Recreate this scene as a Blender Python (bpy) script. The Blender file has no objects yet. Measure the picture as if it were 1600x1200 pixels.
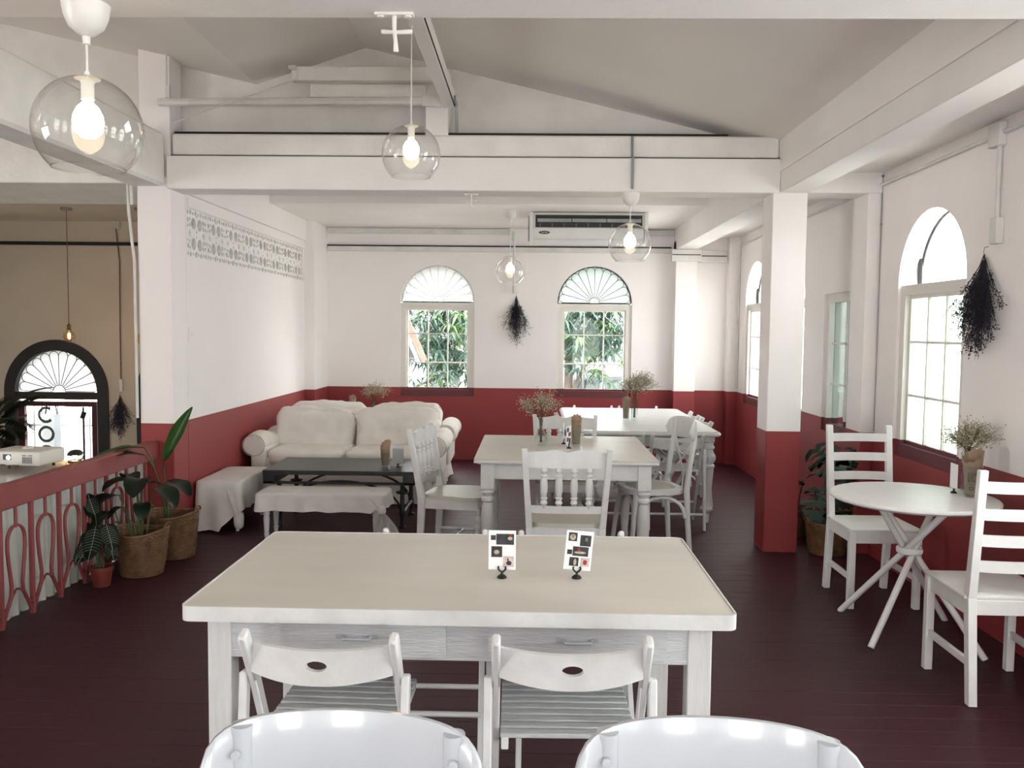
import bpy, bmesh, math, random
from mathutils import Vector, Matrix, noise
from mathutils.geometry import tessellate_polygon
PI = math.pi
V = Vector
rnd = random.Random(7)
scene = bpy.context.scene
COL = scene.collection

# ------------------------------------------------------------------ camera
F_PX = 1337.0
pitch, yaw, roll = math.radians(3.6), math.radians(-1.28), math.radians(0.586)
fw = V((math.sin(yaw) * math.cos(pitch), math.cos(yaw) * math.cos(pitch), -math.sin(pitch)))
rt = V((math.cos(yaw), -math.sin(yaw), 0))
up = rt.cross(fw)
ax = rt * math.cos(roll) + up * math.sin(roll)
ay = up * math.cos(roll) - rt * math.sin(roll)
cam_d = bpy.data.cameras.new('camera')
cam = bpy.data.objects.new('camera', cam_d)
COL.objects.link(cam)
cam.matrix_world = Matrix(((ax.x, ay.x, -fw.x, 0), (ax.y, ay.y, -fw.y, 0), (ax.z, ay.z, -fw.z, 1.55), (0, 0, 0, 1)))
cam_d.sensor_width = 36.0
cam_d.lens = F_PX / 1600 * 36.0
cam_d.clip_start = 0.05
cam_d.clip_end = 300
scene.camera = cam

# ------------------------------------------------------------------ world, exposure
SKY = 11.0
world = bpy.data.worlds.new('overcast_sky')
scene.world = world
world.use_nodes = True
bg = world.node_tree.nodes['Background']
bg.inputs[0].default_value = (1.0, 0.972, 0.965, 1)
bg.inputs[1].default_value = SKY
scene.view_settings.view_transform = 'Standard'
scene.view_settings.look = 'None'
scene.view_settings.gamma = 1.0
scene.view_settings.use_curve_mapping = False
scene.view_settings.exposure = 0.70
cy = scene.cycles
cy.use_denoising = True
cy.max_bounces = 10
cy.diffuse_bounces = 6
cy.glossy_bounces = 4
cy.transmission_bounces = 8
cy.transparent_max_bounces = 24
cy.caustics_reflective = False
cy.caustics_refractive = False
cy.sample_clamp_indirect = 6.0


def portal(loc, rot, sx, sy):
    """Guides the sky's light through one window opening (a portal gives off no light of its own)."""
    l = bpy.data.lights.new('window_portal', 'AREA')
    l.shape = 'RECTANGLE'
    l.size, l.size_y = sx, sy
    l.cycles.is_portal = True
    o = bpy.data.objects.new('window_portal', l)
    COL.objects.link(o)
    o.location = loc
    o.rotation_euler = rot
    return o


# ------------------------------------------------------------------ materials
def srgb(r, g, b):
    f = lambda c: (c / 255 / 12.92) if c / 255 <= 0.04045 else ((c / 255 + 0.055) / 1.055) ** 2.4
    return (f(r), f(g), f(b), 1)


MATS = {}


def new_mat(name):
    m = bpy.data.materials.new(name)
    m.use_nodes = True
    nt = m.node_tree
    nt.nodes.clear()
    out = nt.nodes.new('ShaderNodeOutputMaterial')
    MATS[name] = m
    return m, nt, out


def N(nt, typ, **kw):
    n = nt.nodes.new(typ)
    for k, v in kw.items():
        setattr(n, k, v)
    return n


def paint(name, col, rough=0.55, var=0.08, scale=6.0, bump=0.0, bscale=40.0, stretch=(1, 1, 1), spec=0.5, metal=0.0, col2=None, world_co=False, coat=0.0):
    """Principled paint with a noise colour variation and a fine relief."""
    m, nt, out = new_mat(name)
    L = nt.links.new
    p = N(nt, 'ShaderNodeBsdfPrincipled')
    L(p.outputs[0], out.inputs[0])
    p.inputs['Roughness'].default_value = rough
    p.inputs['Metallic'].default_value = metal
    p.inputs['Specular IOR Level'].default_value = spec
    p.inputs['Coat Weight'].default_value = coat
    if world_co:
        co = N(nt, 'ShaderNodeNewGeometry').outputs['Position']
    else:
        co = N(nt, 'ShaderNodeTexCoord').outputs['Object']
    mp = N(nt, 'ShaderNodeMapping')
    mp.inputs['Scale'].default_value = stretch
    L(co, mp.inputs[0])
    nz = N(nt, 'ShaderNodeTexNoise')
    nz.inputs['Scale'].default_value = scale
    nz.inputs['Detail'].default_value = 5
    L(mp.outputs[0], nz.inputs['Vector'])
    mx = N(nt, 'ShaderNodeMix', data_type='RGBA')
    c = col
    c2 = col2 if col2 else tuple(min(1, x * (1 - var * 2)) for x in c[:3]) + (1,)
    mx.inputs['A'].default_value = c
    mx.inputs['B'].default_value = c2
    rp = N(nt, 'ShaderNodeMapRange')
    rp.inputs['From Min'].default_value = 0.35
    rp.inputs['From Max'].default_value = 0.7
    L(nz.outputs[0], rp.inputs[0])
    L(rp.outputs[0], mx.inputs['Factor'])
    L(mx.outputs['Result'], p.inputs['Base Color'])
    if bump:
        n2 = N(nt, 'ShaderNodeTexNoise')
        n2.inputs['Scale'].default_value = bscale
        n2.inputs['Detail'].default_value = 4
        L(mp.outputs[0], n2.inputs['Vector'])
        b = N(nt, 'ShaderNodeBump')
        b.inputs['Strength'].default_value = bump
        b.inputs['Distance'].default_value = 0.01
        L(n2.outputs[0], b.inputs['Height'])
        L(b.outputs[0], p.inputs['Normal'])
    return m


def two_tone(name, top, low, split=0.86, rough=0.6):
    """White paint above, red paint below a height on the wall (world height in metres)."""
    m, nt, out = new_mat(name)
    L = nt.links.new
    p = N(nt, 'ShaderNodeBsdfPrincipled')
    L(p.outputs[0], out.inputs[0])
    g = N(nt, 'ShaderNodeNewGeometry')
    s = N(nt, 'ShaderNodeSeparateXYZ')
    L(g.outputs['Position'], s.inputs[0])
    gt = N(nt, 'ShaderNodeMath', operation='GREATER_THAN')
    gt.inputs[1].default_value = split
    L(s.outputs['Z'], gt.inputs[0])
    nz = N(nt, 'ShaderNodeTexNoise')
    nz.inputs['Scale'].default_value = 1.7
    nz.inputs['Detail'].default_value = 6
    L(g.outputs['Position'], nz.inputs['Vector'])
    mx = N(nt, 'ShaderNodeMix', data_type='RGBA')
    mx.inputs['A'].default_value = low
    mx.inputs['B'].default_value = top
    L(gt.outputs[0], mx.inputs['Factor'])
    hs = N(nt, 'ShaderNodeHueSaturation')
    mr = N(nt, 'ShaderNodeMapRange')
    mr.inputs['To Min'].default_value = 0.94
    mr.inputs['To Max'].default_value = 1.04
    L(nz.outputs[0], mr.inputs[0])
    L(mr.outputs[0], hs.inputs['Value'])
    L(mx.outputs['Result'], hs.inputs['Color'])
    L(hs.outputs[0], p.inputs['Base Color'])
    rr = N(nt, 'ShaderNodeMapRange')
    rr.inputs['To Min'].default_value = 0.6
    rr.inputs['To Max'].default_value = rough
    L(gt.outputs[0], rr.inputs[0])
    L(rr.outputs[0], p.inputs['Roughness'])
    n2 = N(nt, 'ShaderNodeTexNoise')
    n2.inputs['Scale'].default_value = 55
    L(g.outputs['Position'], n2.inputs['Vector'])
    b = N(nt, 'ShaderNodeBump')
    b.inputs['Strength'].default_value = 0.12
    b.inputs['Distance'].default_value = 0.004
    L(n2.outputs[0], b.inputs['Height'])
    L(b.outputs[0], p.inputs['Normal'])
    return m


def thin_glass(name, tint=(1, 1, 1, 1), refl=0.5, milk=0.0, milk_col=(.8, .9, .87, 1), base=0.04, rough=0.0):
    """Thin sheet: transparent, mirror-like at grazing angles, optionally milky (translucent)."""
    m, nt, out = new_mat(name)
    L = nt.links.new
    t = N(nt, 'ShaderNodeBsdfTransparent')
    t.inputs[0].default_value = tint
    g = N(nt, 'ShaderNodeBsdfGlossy')
    g.inputs['Roughness'].default_value = rough
    lw = N(nt, 'ShaderNodeLayerWeight')
    lw.inputs['Blend'].default_value = 0.5
    pw_ = N(nt, 'ShaderNodeMath', operation='POWER')
    pw_.inputs[1].default_value = 3.0
    L(lw.outputs['Facing'], pw_.inputs[0])
    mu = N(nt, 'ShaderNodeMath', operation='MULTIPLY_ADD')
    mu.inputs[1].default_value = refl
    mu.inputs[2].default_value = base
    mu.use_clamp = True
    L(pw_.outputs[0], mu.inputs[0])
    a = t.outputs[0]
    if milk:
        tr = N(nt, 'ShaderNodeBsdfTranslucent')
        tr.inputs[0].default_value = milk_col
        nz = N(nt, 'ShaderNodeTexNoise')
        nz.inputs['Scale'].default_value = 4
        co = N(nt, 'ShaderNodeTexCoord')
        L(co.outputs['Object'], nz.inputs['Vector'])
        mr = N(nt, 'ShaderNodeMapRange')
        mr.inputs['To Min'].default_value = max(0, milk - .1)
        mr.inputs['To Max'].default_value = min(1, milk + .1)
        L(nz.outputs[0], mr.inputs[0])
        mm = N(nt, 'ShaderNodeMixShader')
        L(mr.outputs[0], mm.inputs[0])
        L(a, mm.inputs[1])
        L(tr.outputs[0], mm.inputs[2])
        a = mm.outputs[0]
    mx = N(nt, 'ShaderNodeMixShader')
    L(mu.outputs[0], mx.inputs[0])
    L(a, mx.inputs[1])
    L(g.outputs[0], mx.inputs[2])
    L(mx.outputs[0], out.inputs[0])
    return m


def emit(name, col, strength):
    m, nt, out = new_mat(name)
    e = N(nt, 'ShaderNodeEmission')
    e.inputs[0].default_value = col
    e.inputs[1].default_value = strength
    nt.links.new(e.outputs[0], out.inputs[0])
    return m


WHITE = (.88, .84, .825, 1)
RED = (.268, .034, .037, 1)
two_tone('wall', WHITE, RED)
two_tone('frame', (.74, .71, .66, 1), (.13, .028, .034, 1), rough=.45)
paint('ceiling', (.88, .845, .82, 1), .75, .03, 1.4, .1, 30, world_co=True)
paint('beam', (.87, .85, .825, 1), .65, .03, 2.5, .25, 25, world_co=True)
paint('roof_board', (.89, .85, .81, 1), .8, .03, 1.0, .12, 18, world_co=True)
paint('rough_white', (.85, .83, .795, 1), .75, .045, 5, .5, 30, world_co=True)
paint('dark_gap', (.02, .018, .017, 1), .8, .1)
paint('hall_wall', (.66, .60, .51, 1), .7, .06, 1.2, .1, 40, world_co=True)
paint('hall_black', (.018, .018, .022, 1), .45, .1)
paint('plank', (.050, .0112, .0195, 1), .46, .16, 3.0, .2, 30, stretch=(.6, 8, 1), spec=.22, col2=(.045, .0125, .018, 1))
paint('floor_bed', (.02, .007, .008, 1), .7)
paint('white_paint', (.70, .705, .71, 1), .38, .05, 14, .12, 60)
paint('white_lit', (.84, .84, .84, 1), .35, .03, 12, .12, 50)  # lighter copy of the white paint, window light put into its colour
paint('white_gloss', (.50, .525, .57, 1), .22, .03, 6, .03, 40, coat=.3)
paint('white_worn', (.68, .685, .69, 1), .45, .05, 12, .2, 40, stretch=(8, 8, .8))
paint('white_grain', (.64, .655, .68, 1), .48, .07, 12, .5, 30, stretch=(.8, 6, 10))
paint('table_beige', (.66, .62, .56, 1), .42, .05, 2.2, .08, 40, col2=(.57, .54, .485, 1), stretch=(.7, 2, 1))
paint('seat_beige', (.56, .54, .47, 1), .45, .07, 4, .1, 40)
paint('rush', (.60, .57, .49, 1), .7, .2, 60, .8, 160)
paint('slat_grey', (.50, .52, .54, 1), .42, .08, 14, .2, 60, stretch=(1, 8, 1))
paint('linen', (.85, .81, .76, 1), .85, .05, 5, .35, 260)
paint('linen_cool', (.74, .72, .70, 1), .88, .06, 6, .35, 240)
paint('linen_seam', (.46, .44, .41, 1), .9, .06)
paint('black_iron', (.014, .015, .018, 1), .42, .2, 10, .2, 60)
paint('black_top', (.030, .034, .038, 1), .40, .25, 4, .1, 40)
paint('black_plastic', (.008, .008, .009, 1), .4, .1)
paint('rail_red', (.27, .058, .058, 1), .5, .08, 3, .15, 30)
paint('sheet_white', (.62, .64, .60, 1), .5, .14, 5, .15, 30, stretch=(1, 1, .4))
paint('counter_grey', (.30, .31, .31, 1), .18, .12, 3, .03, 30, col2=(.38, .34, .28, 1))
paint('wicker', (.22, .115, .05, 1), .6, .3, 22, .3, 80, col2=(.10, .05, .022, 1))
paint('terracotta', (.17, .028, .02, 1), .5, .15, 8)
paint('soil', (.018, .012, .009, 1), .95, .3, 30, .6, 60)
paint('leaf_bright', (.060, .17, .035, 1), .32, .2, 6, .15, 20, col2=(.03, .10, .02, 1))
paint('leaf_dark', (.012, .034, .014, 1), .3, .2, 6, .15, 20, col2=(.007, .02, .009, 1))
paint('leaf_monstera', (.010, .050, .030, 1), .28, .2, 5, .2, 18, col2=(.006, .026, .018, 1))
paint('leaf_alocasia', (.009, .018, .012, 1), .3, .2, 6)
paint('leaf_vein', (.34, .40, .30, 1), .5, .1)
paint('stem_green', (.06, .12, .03, 1), .5, .2)
paint('stem_dry', (.12, .085, .04, 1), .8, .2)
paint('dry_flower', (.36, .28, .19, 1), .9, .25, 30, col2=(.50, .43, .33, 1))
paint('dry_flower_pale', (.42, .40, .28, 1), .9, .25, 30, col2=(.28, .25, .15, 1))
paint('dark_sprig', (.012, .012, .022, 1), .9, .2, 30, col2=(.022, .020, .032, 1))
paint('blue_sprig', (.028, .03, .055, 1), .9, .2, 30, col2=(.05, .05, .085, 1))
paint('kraft', (.50, .38, .27, 1), .75, .12, 7, .2, 30, col2=(.62, .50, .39, 1))
paint('metal_grey', (.32, .33, .33, 1), .4, .1, metal=.6)
paint('conduit_white', (.72, .71, .68, 1), .5, .08, 6)
paint('brass', (.22, .15, .08, 1), .35, .2, metal=.9)
paint('lamp_white', (.80, .79, .76, 1), .35, .02)
paint('ac_body', (.68, .67, .63, 1), .4, .04, 4)
paint('ac_light', (.78, .78, .76, 1), .35, .04, 4)
paint('projector_white', (.66, .65, .60, 1), .4, .03)
paint('vent_grey', (.20, .20, .20, 1), .6)
paint('vent_shade', (.30, .30, .29, 1), .8)  # grey standing for the shade inside the breeze-block holes
paint('rope', (.22, .16, .11, 1), .9, .3, 60)
paint('card_white', (.86, .87, .90, 1), .5, .01)
paint('card_grey', (.40, .42, .42, 1), .5, .03)
paint('print_black', (.014, .015, .020, 1), .5, .3, 40, col2=(.05, .05, .06, 1))
paint('print_cream', (.62, .52, .38, 1), .6, .2, 60)
paint('print_red', (.40, .04, .03, 1), .6, .3, 60)
paint('print_green', (.22, .30, .12, 1), .6, .3, 60)
paint('print_pink', (.75, .60, .58, 1), .6, .2, 60)
paint('print_ink', (.05, .05, .06, 1), .7, .1)
paint('door_red', (.075, .014, .018, 1), .45, .15)
paint('letter_grey', (.16, .18, .18, 1), .5, .05)
paint('concrete', (.30, .30, .29, 1), .9, .12, 2, .3, 20)
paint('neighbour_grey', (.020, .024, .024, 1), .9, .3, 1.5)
paint('fence_iron', (.05, .052, .055, 1), .6, .1)
paint('pale_paving', (.72, .71, .68, 1), .9, .06, 1)
paint('street_white', (.30, .31, .315, 1), .8, .1, 1.5)
paint('tin_roof', (.10, .105, .115, 1), .6, .2, 3)
paint('eave_wood', (.13, .09, .07, 1), .7, .2, 5)
paint('dark_boards', (.05, .05, .055, 1), .8, .2, 6)
paint('sign_red', (.22, .02, .03, 1), .6, .1)
paint('mango_leaf', (.030, .066, .042, 1), .45, .25, 2.5, 0, col2=(.012, .034, .028, 1), world_co=True)
paint('mango_young', (.085, .15, .035, 1), .5, .25, 2.5, 0, col2=(.05, .11, .03, 1), world_co=True)
paint('palm_leaf', (.008, .016, .009, 1), .7, .2, spec=.2)
paint('bark', (.07, .055, .045, 1), .9, .3, 8, .5, 30)
thin_glass('pane', (.94, .97, .96, 1), .35, base=.008)
thin_glass('pane_dim', (.27, .31, .30, 1), .5)
thin_glass('pane_frost', (.41, .45, .43, 1), .3, .4, (.52, .58, .55, 1))
thin_glass('pane_pale', (.88, .92, .91, 1), .4, .10, (.7, .76, .73, 1))
thin_glass('fan_mint', (.27, .29, .28, 1), .3, .9, (.385, .425, .41, 1))
thin_glass('fan_haze', (.28, .29, .285, 1), .3, .9, (.42, .43, .425, 1))
thin_glass('arch_clear', (.85, .86, .86, 1), .4, .10, (.8, .84, .82, 1))
thin_glass('globe_glass', (.975, .975, .97, 1), 1.0, base=.05)
thin_glass('clear_glass', (.93, .955, .945, 1), .8)
thin_glass('bulb_glass', (1, .78, .5, 1), .6)
emit('filament', (1, .63, .28, 1), 120)
emit('bulb_glow', (1, .76, .48, 1), 9)
emit('projector_lens', (.85, .95, 1, 1), 1.6)


# ------------------------------------------------------------------ mesh helpers
def T(bm, verts, M):
    bmesh.ops.transform(bm, matrix=M, verts=verts)


def box(bm, c, s, bev=0.0, rot=None, seg=1):
    """Box of size s centred on c; bev chamfers every edge."""
    r = bmesh.ops.create_cube(bm, size=1.0)
    vs = r['verts']
    T(bm, vs, Matrix.Diagonal((s[0], s[1], s[2], 1)))
    if bev:
        es = list({e for v in vs for e in v.link_edges})
        q = bmesh.ops.bevel(bm, geom=es, offset=bev, segments=seg, profile=.5, affect='EDGES')
        vs = list({v for f in q['faces'] for v in f.verts} | {v for v in vs if v.is_valid})
        full = set(vs)
        for v in list(full):
            for f in v.link_faces:
                full.update(f.verts)
        vs = list(full)
    M = Matrix.Translation(c)
    if rot is not None:
        M = M @ (rot if isinstance(rot, Matrix) else Matrix.Rotation(rot[1], 4, rot[0]))
    T(bm, vs, M)
    return vs


def span(bm, x0, x1, y0, y1, z0, z1, bev=0.0):
    return box(bm, ((x0 + x1) / 2, (y0 + y1) / 2, (z0 + z1) / 2), (abs(x1 - x0), abs(y1 - y0), abs(z1 - z0)), bev)


def bar(bm, p0, p1, w, d, bev=0.0, ref=(0, 0, 1)):
    """Rectangular bar from p0 to p1; w across, d along the reference direction."""
    p0, p1 = V(p0), V(p1)
    z = (p1 - p0)
    ln = z.length
    z.normalize()
    rf = V(ref)
    if abs(z.dot(rf)) > .98:
        rf = V((0, 1, 0)) if abs(z.y) < .9 else V((1, 0, 0))
    x = rf.cross(z).normalized()
    y = z.cross(x)
    M = Matrix(((x.x, y.x, z.x, 0), (x.y, y.y, z.y, 0), (x.z, y.z, z.z, 0), (0, 0, 0, 1)))
    return box(bm, (p0 + p1) / 2, (w, d, ln), bev, M)


def tube(bm, pts, r, n=8, closed=False, flat=None, ref=None):
    """Sweeps a circle (or an ellipse r x flat) along a path; r may be a list."""
    pts = [V(p) for p in pts]
    m = len(pts)
    rs = r if isinstance(r, (list, tuple)) else [r] * m
    rings = []
    prev = None
    for i in range(m):
        if closed:
            t = pts[(i + 1) % m] - pts[i - 1]
        else:
            t = pts[min(i + 1, m - 1)] - pts[max(i - 1, 0)]
        t.normalize()
        if ref is not None:
            u = V(ref) - t * V(ref).dot(t)
            if u.length < 1e-5:
                u = t.orthogonal()
        elif prev is None:
            u = t.orthogonal()
        else:
            u = prev - t * prev.dot(t)
            if u.length < 1e-6:
                u = t.orthogonal()
        u.normalize()
        prev = u
        w = t.cross(u)
        a, b = rs[i], (rs[i] if flat is None else flat)
        rings.append([bm.verts.new(pts[i] + u * (a * math.cos(2 * PI * k / n)) + w * (b * math.sin(2 * PI * k / n))) for k in range(n)])
    for i in range(m if closed else m - 1):
        A, B = rings[i], rings[(i + 1) % m]
        for k in range(n):
            bm.faces.new((A[k], A[(k + 1) % n], B[(k + 1) % n], B[k]))
    if not closed:
        bm.faces.new(list(reversed(rings[0])))
        bm.faces.new(rings[-1])
    return rings


def cyl(bm, p0, p1, r0, r1=None, n=14):
    return tube(bm, [p0, p1], [r0, r0 if r1 is None else r1], n)


def lathe(bm, prof, c=(0, 0, 0), n=24, closed=False, sx=1, sy=1):
    """Revolves (radius, height) pairs about the vertical through c."""
    rings = []
    for r, z in prof:
        if r < 1e-6:
            rings.append([bm.verts.new((c[0], c[1], c[2] + z))])
        else:
            rings.append([bm.verts.new((c[0] + sx * r * math.cos(2 * PI * k / n), c[1] + sy * r * math.sin(2 * PI * k / n), c[2] + z)) for k in range(n)])
    seq = list(zip(rings, rings[1:]))
    if closed:
        seq.append((rings[-1], rings[0]))
    for A, B in seq:
        for k in range(n):
            k2 = (k + 1) % n
            if len(A) == 1 and len(B) == 1:
                continue
            if len(A) == 1:
                bm.faces.new((A[0], B[k2], B[k]))
            elif len(B) == 1:
                bm.faces.new((A[k], A[k2], B[0]))
            else:
                bm.faces.new((A[k], A[k2], B[k2], B[k]))
    return rings


def plate(bm, outer, holes, t, fn):
    """Flat plate with holes: fn maps (u, v, w) to a point; w runs from 0 to t."""
    loops = [outer] + list(holes)
    tri = tessellate_polygon([[V((u, v, 0)) for u, v in lp] for lp in loops])
    flat = [p for lp in loops for p in lp]
    A = [bm.verts.new(fn(u, v, 0)) for u, v in flat]
    B = [bm.verts.new(fn(u, v, t)) for u, v in flat]
    for a, b, c in tri:
        try:
            bm.faces.new((A[a], A[b], A[c]))
            bm.faces.new((B[c], B[b], B[a]))
        except ValueError:
            pass
    k = 0
    for lp in loops:
        n = len(lp)
        for i in range(n):
            j = (i + 1) % n
            try:
                bm.faces.new((A[k + i], A[k + j], B[k + j], B[k + i]))
            except ValueError:
                pass
        k += n
    bmesh.ops.recalc_face_normals(bm, faces=bm.faces)


def rect(u0, u1, v0, v1):
    return [(u0, v0), (u1, v0), (u1, v1), (u0, v1)]


def circle(u, v, r, n=14):
    return [(u + r * math.cos(2 * PI * k / n), v + r * math.sin(2 * PI * k / n)) for k in range(n)]


def arch(u, r, v0, spring, n=20):
    return [(u - r, v0), (u + r, v0)] + [(u + r * math.cos(PI * k / n), spring + r * math.sin(PI * k / n)) for k in range(n + 1)]


def pillow(bm, c, s, r, n=10, puff=.0, wr=.0, seed=0, rot=None, freq=7.0):
    """Rounded, puffed and wrinkled cushion block of size s."""
    m = n + 1
    grid = {}

    def gv(i, j, k):
        if (i, j, k) not in grid:
            grid[(i, j, k)] = bm.verts.new((2 * i / m - 1, 2 * j / m - 1, 2 * k / m - 1))
        return grid[(i, j, k)]
    for a in range(m):
        for b in range(m):
            for e in (0, m):
                for quad in ([(e, a, b), (e, a + 1, b), (e, a + 1, b + 1), (e, a, b + 1)], [(a, e, b), (a, e, b + 1), (a + 1, e, b + 1), (a + 1, e, b)], [(a, b, e), (a + 1, b, e), (a + 1, b + 1, e), (a, b + 1, e)]):
                    if e == 0:
                        quad = quad[::-1]
                    bm.faces.new([gv(*q) for q in quad])
    full = list(grid.values())
    h = V(s) / 2
    rr = min(r, min(h) * .999)
    for v in full:
        p = v.co.copy()
        f = V((p.x * h.x, p.y * h.y, p.z * h.z))
        core = V((max(-h.x + rr, min(h.x - rr, f.x)), max(-h.y + rr, min(h.y - rr, f.y)), max(-h.z + rr, min(h.z - rr, f.z))))
        d = f - core
        if d.length > 1e-7:
            f = core + d.normalized() * rr
        if puff:
            k = 1 + puff * (1 - min(1, p.x * p.x)) * (1 - min(1, p.z * p.z))
            f.y *= k
            k2 = 1 + puff * (1 - min(1, p.x * p.x)) * (1 - min(1, p.y * p.y)) * .6
            f.z *= k2
        if wr:
            o = V((seed * 3.1, seed * 1.7, 0))
            a = noise.noise((f + o) * freq)
            b = noise.noise((f + o) * freq * 2.3)
            ridge = 1 - abs(noise.noise(V((f.x * freq * .9, f.y * freq, f.z * freq * .45)) + o)) * 2
            f += f.normalized() * wr * (a + .5 * b + .7 * ridge)
        v.co = f
    vs = list(full)
    M = Matrix.Translation(c)
    if rot is not None:
        M = M @ rot
    T(bm, vs, M)
    return vs


def link(name, bm, mat, parent=None, smooth=True, loc=None, angle=.65):
    """ONE mesh object from a bmesh."""
    me = bpy.data.meshes.new(name)
    bm.normal_update()
    bm.to_mesh(me)
    bm.free()
    me.materials.append(MATS[mat] if isinstance(mat, str) else mat)
    if smooth:
        me.polygons.foreach_set('use_smooth', [True] * len(me.polygons))
        me.set_sharp_from_angle(angle=angle)
    o = bpy.data.objects.new(name, me)
    COL.objects.link(o)
    if parent:
        o.parent = parent
    if loc:
        o.location = loc
    return o


def part(name, mat, parent, build, *a, smooth=True, angle=.65, loc=None, **k):
    bm = bmesh.new()
    build(bm, *a, **k)
    return link(name, bm, mat, parent, smooth, loc, angle)


def share(o, parent, loc=None, rot=None, scale=None):
    """Another object with the same mesh data (alike pieces)."""
    c = o.copy()
    COL.objects.link(c)
    c.parent = parent
    if loc is not None:
        c.location = loc
    if rot is not None:
        c.rotation_euler = rot
    if scale is not None:
        c.scale = scale
    return c


def tag(o, label, cat, group=None):
    o['label'] = label
    o['category'] = cat
    if group:
        o['group'] = group
    return o


def thing(name, label, cat, loc=(0, 0, 0), rz=0, group=None):
    o = bpy.data.objects.new(name, None)
    o.empty_display_size = .1
    COL.objects.link(o)
    o.location = loc
    o.rotation_euler = (0, 0, rz)
    return tag(o, label, cat, group)


def struct(name, loc=(0, 0, 0)):
    o = bpy.data.objects.new(name, None)
    COL.objects.link(o)
    o.location = loc
    o['kind'] = 'structure'
    return o


def smesh(name, mat, build, *a, parent=None, smooth=False, **k):
    bm = bmesh.new()
    build(bm, *a, **k)
    o = link(name, bm, mat, parent, smooth)
    if parent is None:
        o['kind'] = 'structure'
    return o


def copy_tree(o, parent=None, loc=None, rz=None, label=None):
    c = o.copy()
    COL.objects.link(c)
    c.parent = parent
    if loc is not None:
        c.location = loc
    if rz is not None:
        c.rotation_euler = (0, 0, rz)
    if label:
        c['label'] = label
    for ch in list(o.children):
        copy_tree(ch, c)
    return c


def text_mesh(name, body, size, mat, parent, M, ext=.0004, align='CENTER', spacing=1.0):
    cu = bpy.data.curves.new(name, 'FONT')
    cu.body = body
    cu.size = size
    cu.extrude = ext
    cu.align_x = align
    cu.align_y = 'CENTER'
    cu.space_character = spacing
    tmp = bpy.data.objects.new('tmp', cu)
    COL.objects.link(tmp)
    dg = bpy.context.evaluated_depsgraph_get()
    me = bpy.data.meshes.new_from_object(tmp.evaluated_get(dg))
    bpy.data.objects.remove(tmp)
    me.transform(M)
    me.materials.clear()
    me.materials.append(MATS[mat])
    o = bpy.data.objects.new(name, me)
    COL.objects.link(o)
    o.parent = parent
    return o

# ================================================================== THE SETTING
XL, XR, YB, YR = -2.545, 2.40, 10.15, -3.2
DADO = 0.86
# --- floor: boards laid across the room
floor = smesh('floor', 'floor_bed', span, -2.74, 2.62, YR - .2, YB + .2, -.12, -.022)
PW = .118
bm = bmesh.new()
span(bm, -2.74, 2.4, -PW / 2 + .0006, PW / 2 - .0006, -.022, 0, .001)
pl0 = link('plank', bm, 'plank', floor, False, (0, YR + PW / 2, 0))
k = 1
while YR + PW / 2 + k * PW < YB - .02:
    share(pl0, floor, (0, YR + PW / 2 + k * PW, rnd.uniform(-.0004, .0004)))
    k += 1

WR, SPR, SILL = .44, 1.87, .755      # window half width, spring line, bottom
back_u = [-1.12, .74]
right_arch = [9.27, 8.06, 5.255, 3.0, 1.7, .4, -.9, -2.2]
right_rect = [6.80]
rear_u = [-1.5, 0, 1.5]


def win_hole(u):
    return arch(u, WR, SILL, SPR)


# --- walls
smesh('wall_back', 'wall', plate, rect(-2.74, 2.62, -.1, 3.0), [win_hole(u) for u in back_u], .2, lambda u, v, w: (u, YB + w, v))
smesh('wall_right', 'wall', plate, rect(YR - .2, YB + .2, -.1, 3.0), [win_hole(u) for u in right_arch] + [rect(u - .30, u + .30, SILL, SPR) for u in right_rect], .2, lambda u, v, w: (XR + w, u, v))
smesh('wall_rear', 'wall', plate, rect(-7.6, 2.62, -1.3, 4.2), [arch(u, .42, .35, 1.55) for u in rear_u], .2, lambda u, v, w: (u, YR - w, v))
smesh('wall_left', 'wall', plate, rect(6.28, YB, -.1, 2.9), [rect(6.30, 9.50, 2.07, 2.425)], .13, lambda u, v, w: (XL - w, u, v))
smesh('trim_1', 'wall', lambda b: (span(b, XL, XL + .012, 6.3, 9.56, 2.43, 2.495), span(b, XL, XL + .03, 6.3, 9.56, 2.52, 2.9)))
# pilasters
smesh('trim_2', 'wall', span, XL - .05, -2.43, 9.55, YB + .02, -.02, 2.9, .004)
smesh('trim_3', 'wall', span, 1.655, 1.90, 9.98, YB + .02, -.02, 2.6, .004)
smesh('trim_4', 'wall', span, 2.28, XR + .02, 10.02, YB + .02, -.02, 2.7, .004)
smesh('trim_5', 'wall', span, 2.31, XR + .02, 6.02, 6.30, -.02, 2.7, .004)
# columns
smesh('column', 'wall', span, 1.655, 1.895, 6.02, 6.27, -.02, 2.52, .006)
smesh('column', 'wall', span, -2.785, XL, 6.02, 6.28, -.3, 2.6, .006)
smesh('column', 'wall', span, -2.78, -2.56, 6.06, 6.26, 2.5, 3.7, .004)
# baseboards
smesh('baseboard_back', 'wall', span, -2.43, 1.655, YB - .012, YB, 0, .07)
smesh('baseboard_right', 'wall', span, XR - .012, XR, -2.9, 6.0, 0, .07)

# --- ceilings
smesh('ceiling', 'ceiling', lambda b: (span(b, -2.6, 1.7, 8.26, YB, 2.74, 2.8), span(b, -2.6, 1.7, 6.2, 8.26, 2.82, 2.9), span(b, -2.6, 1.7, 8.2, 8.26, 2.74, 2.85)))
smesh('ceiling', 'ceiling', lambda b: (span(b, 1.69, XR + .05, YR, YB, 2.655, 2.72)))


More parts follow.
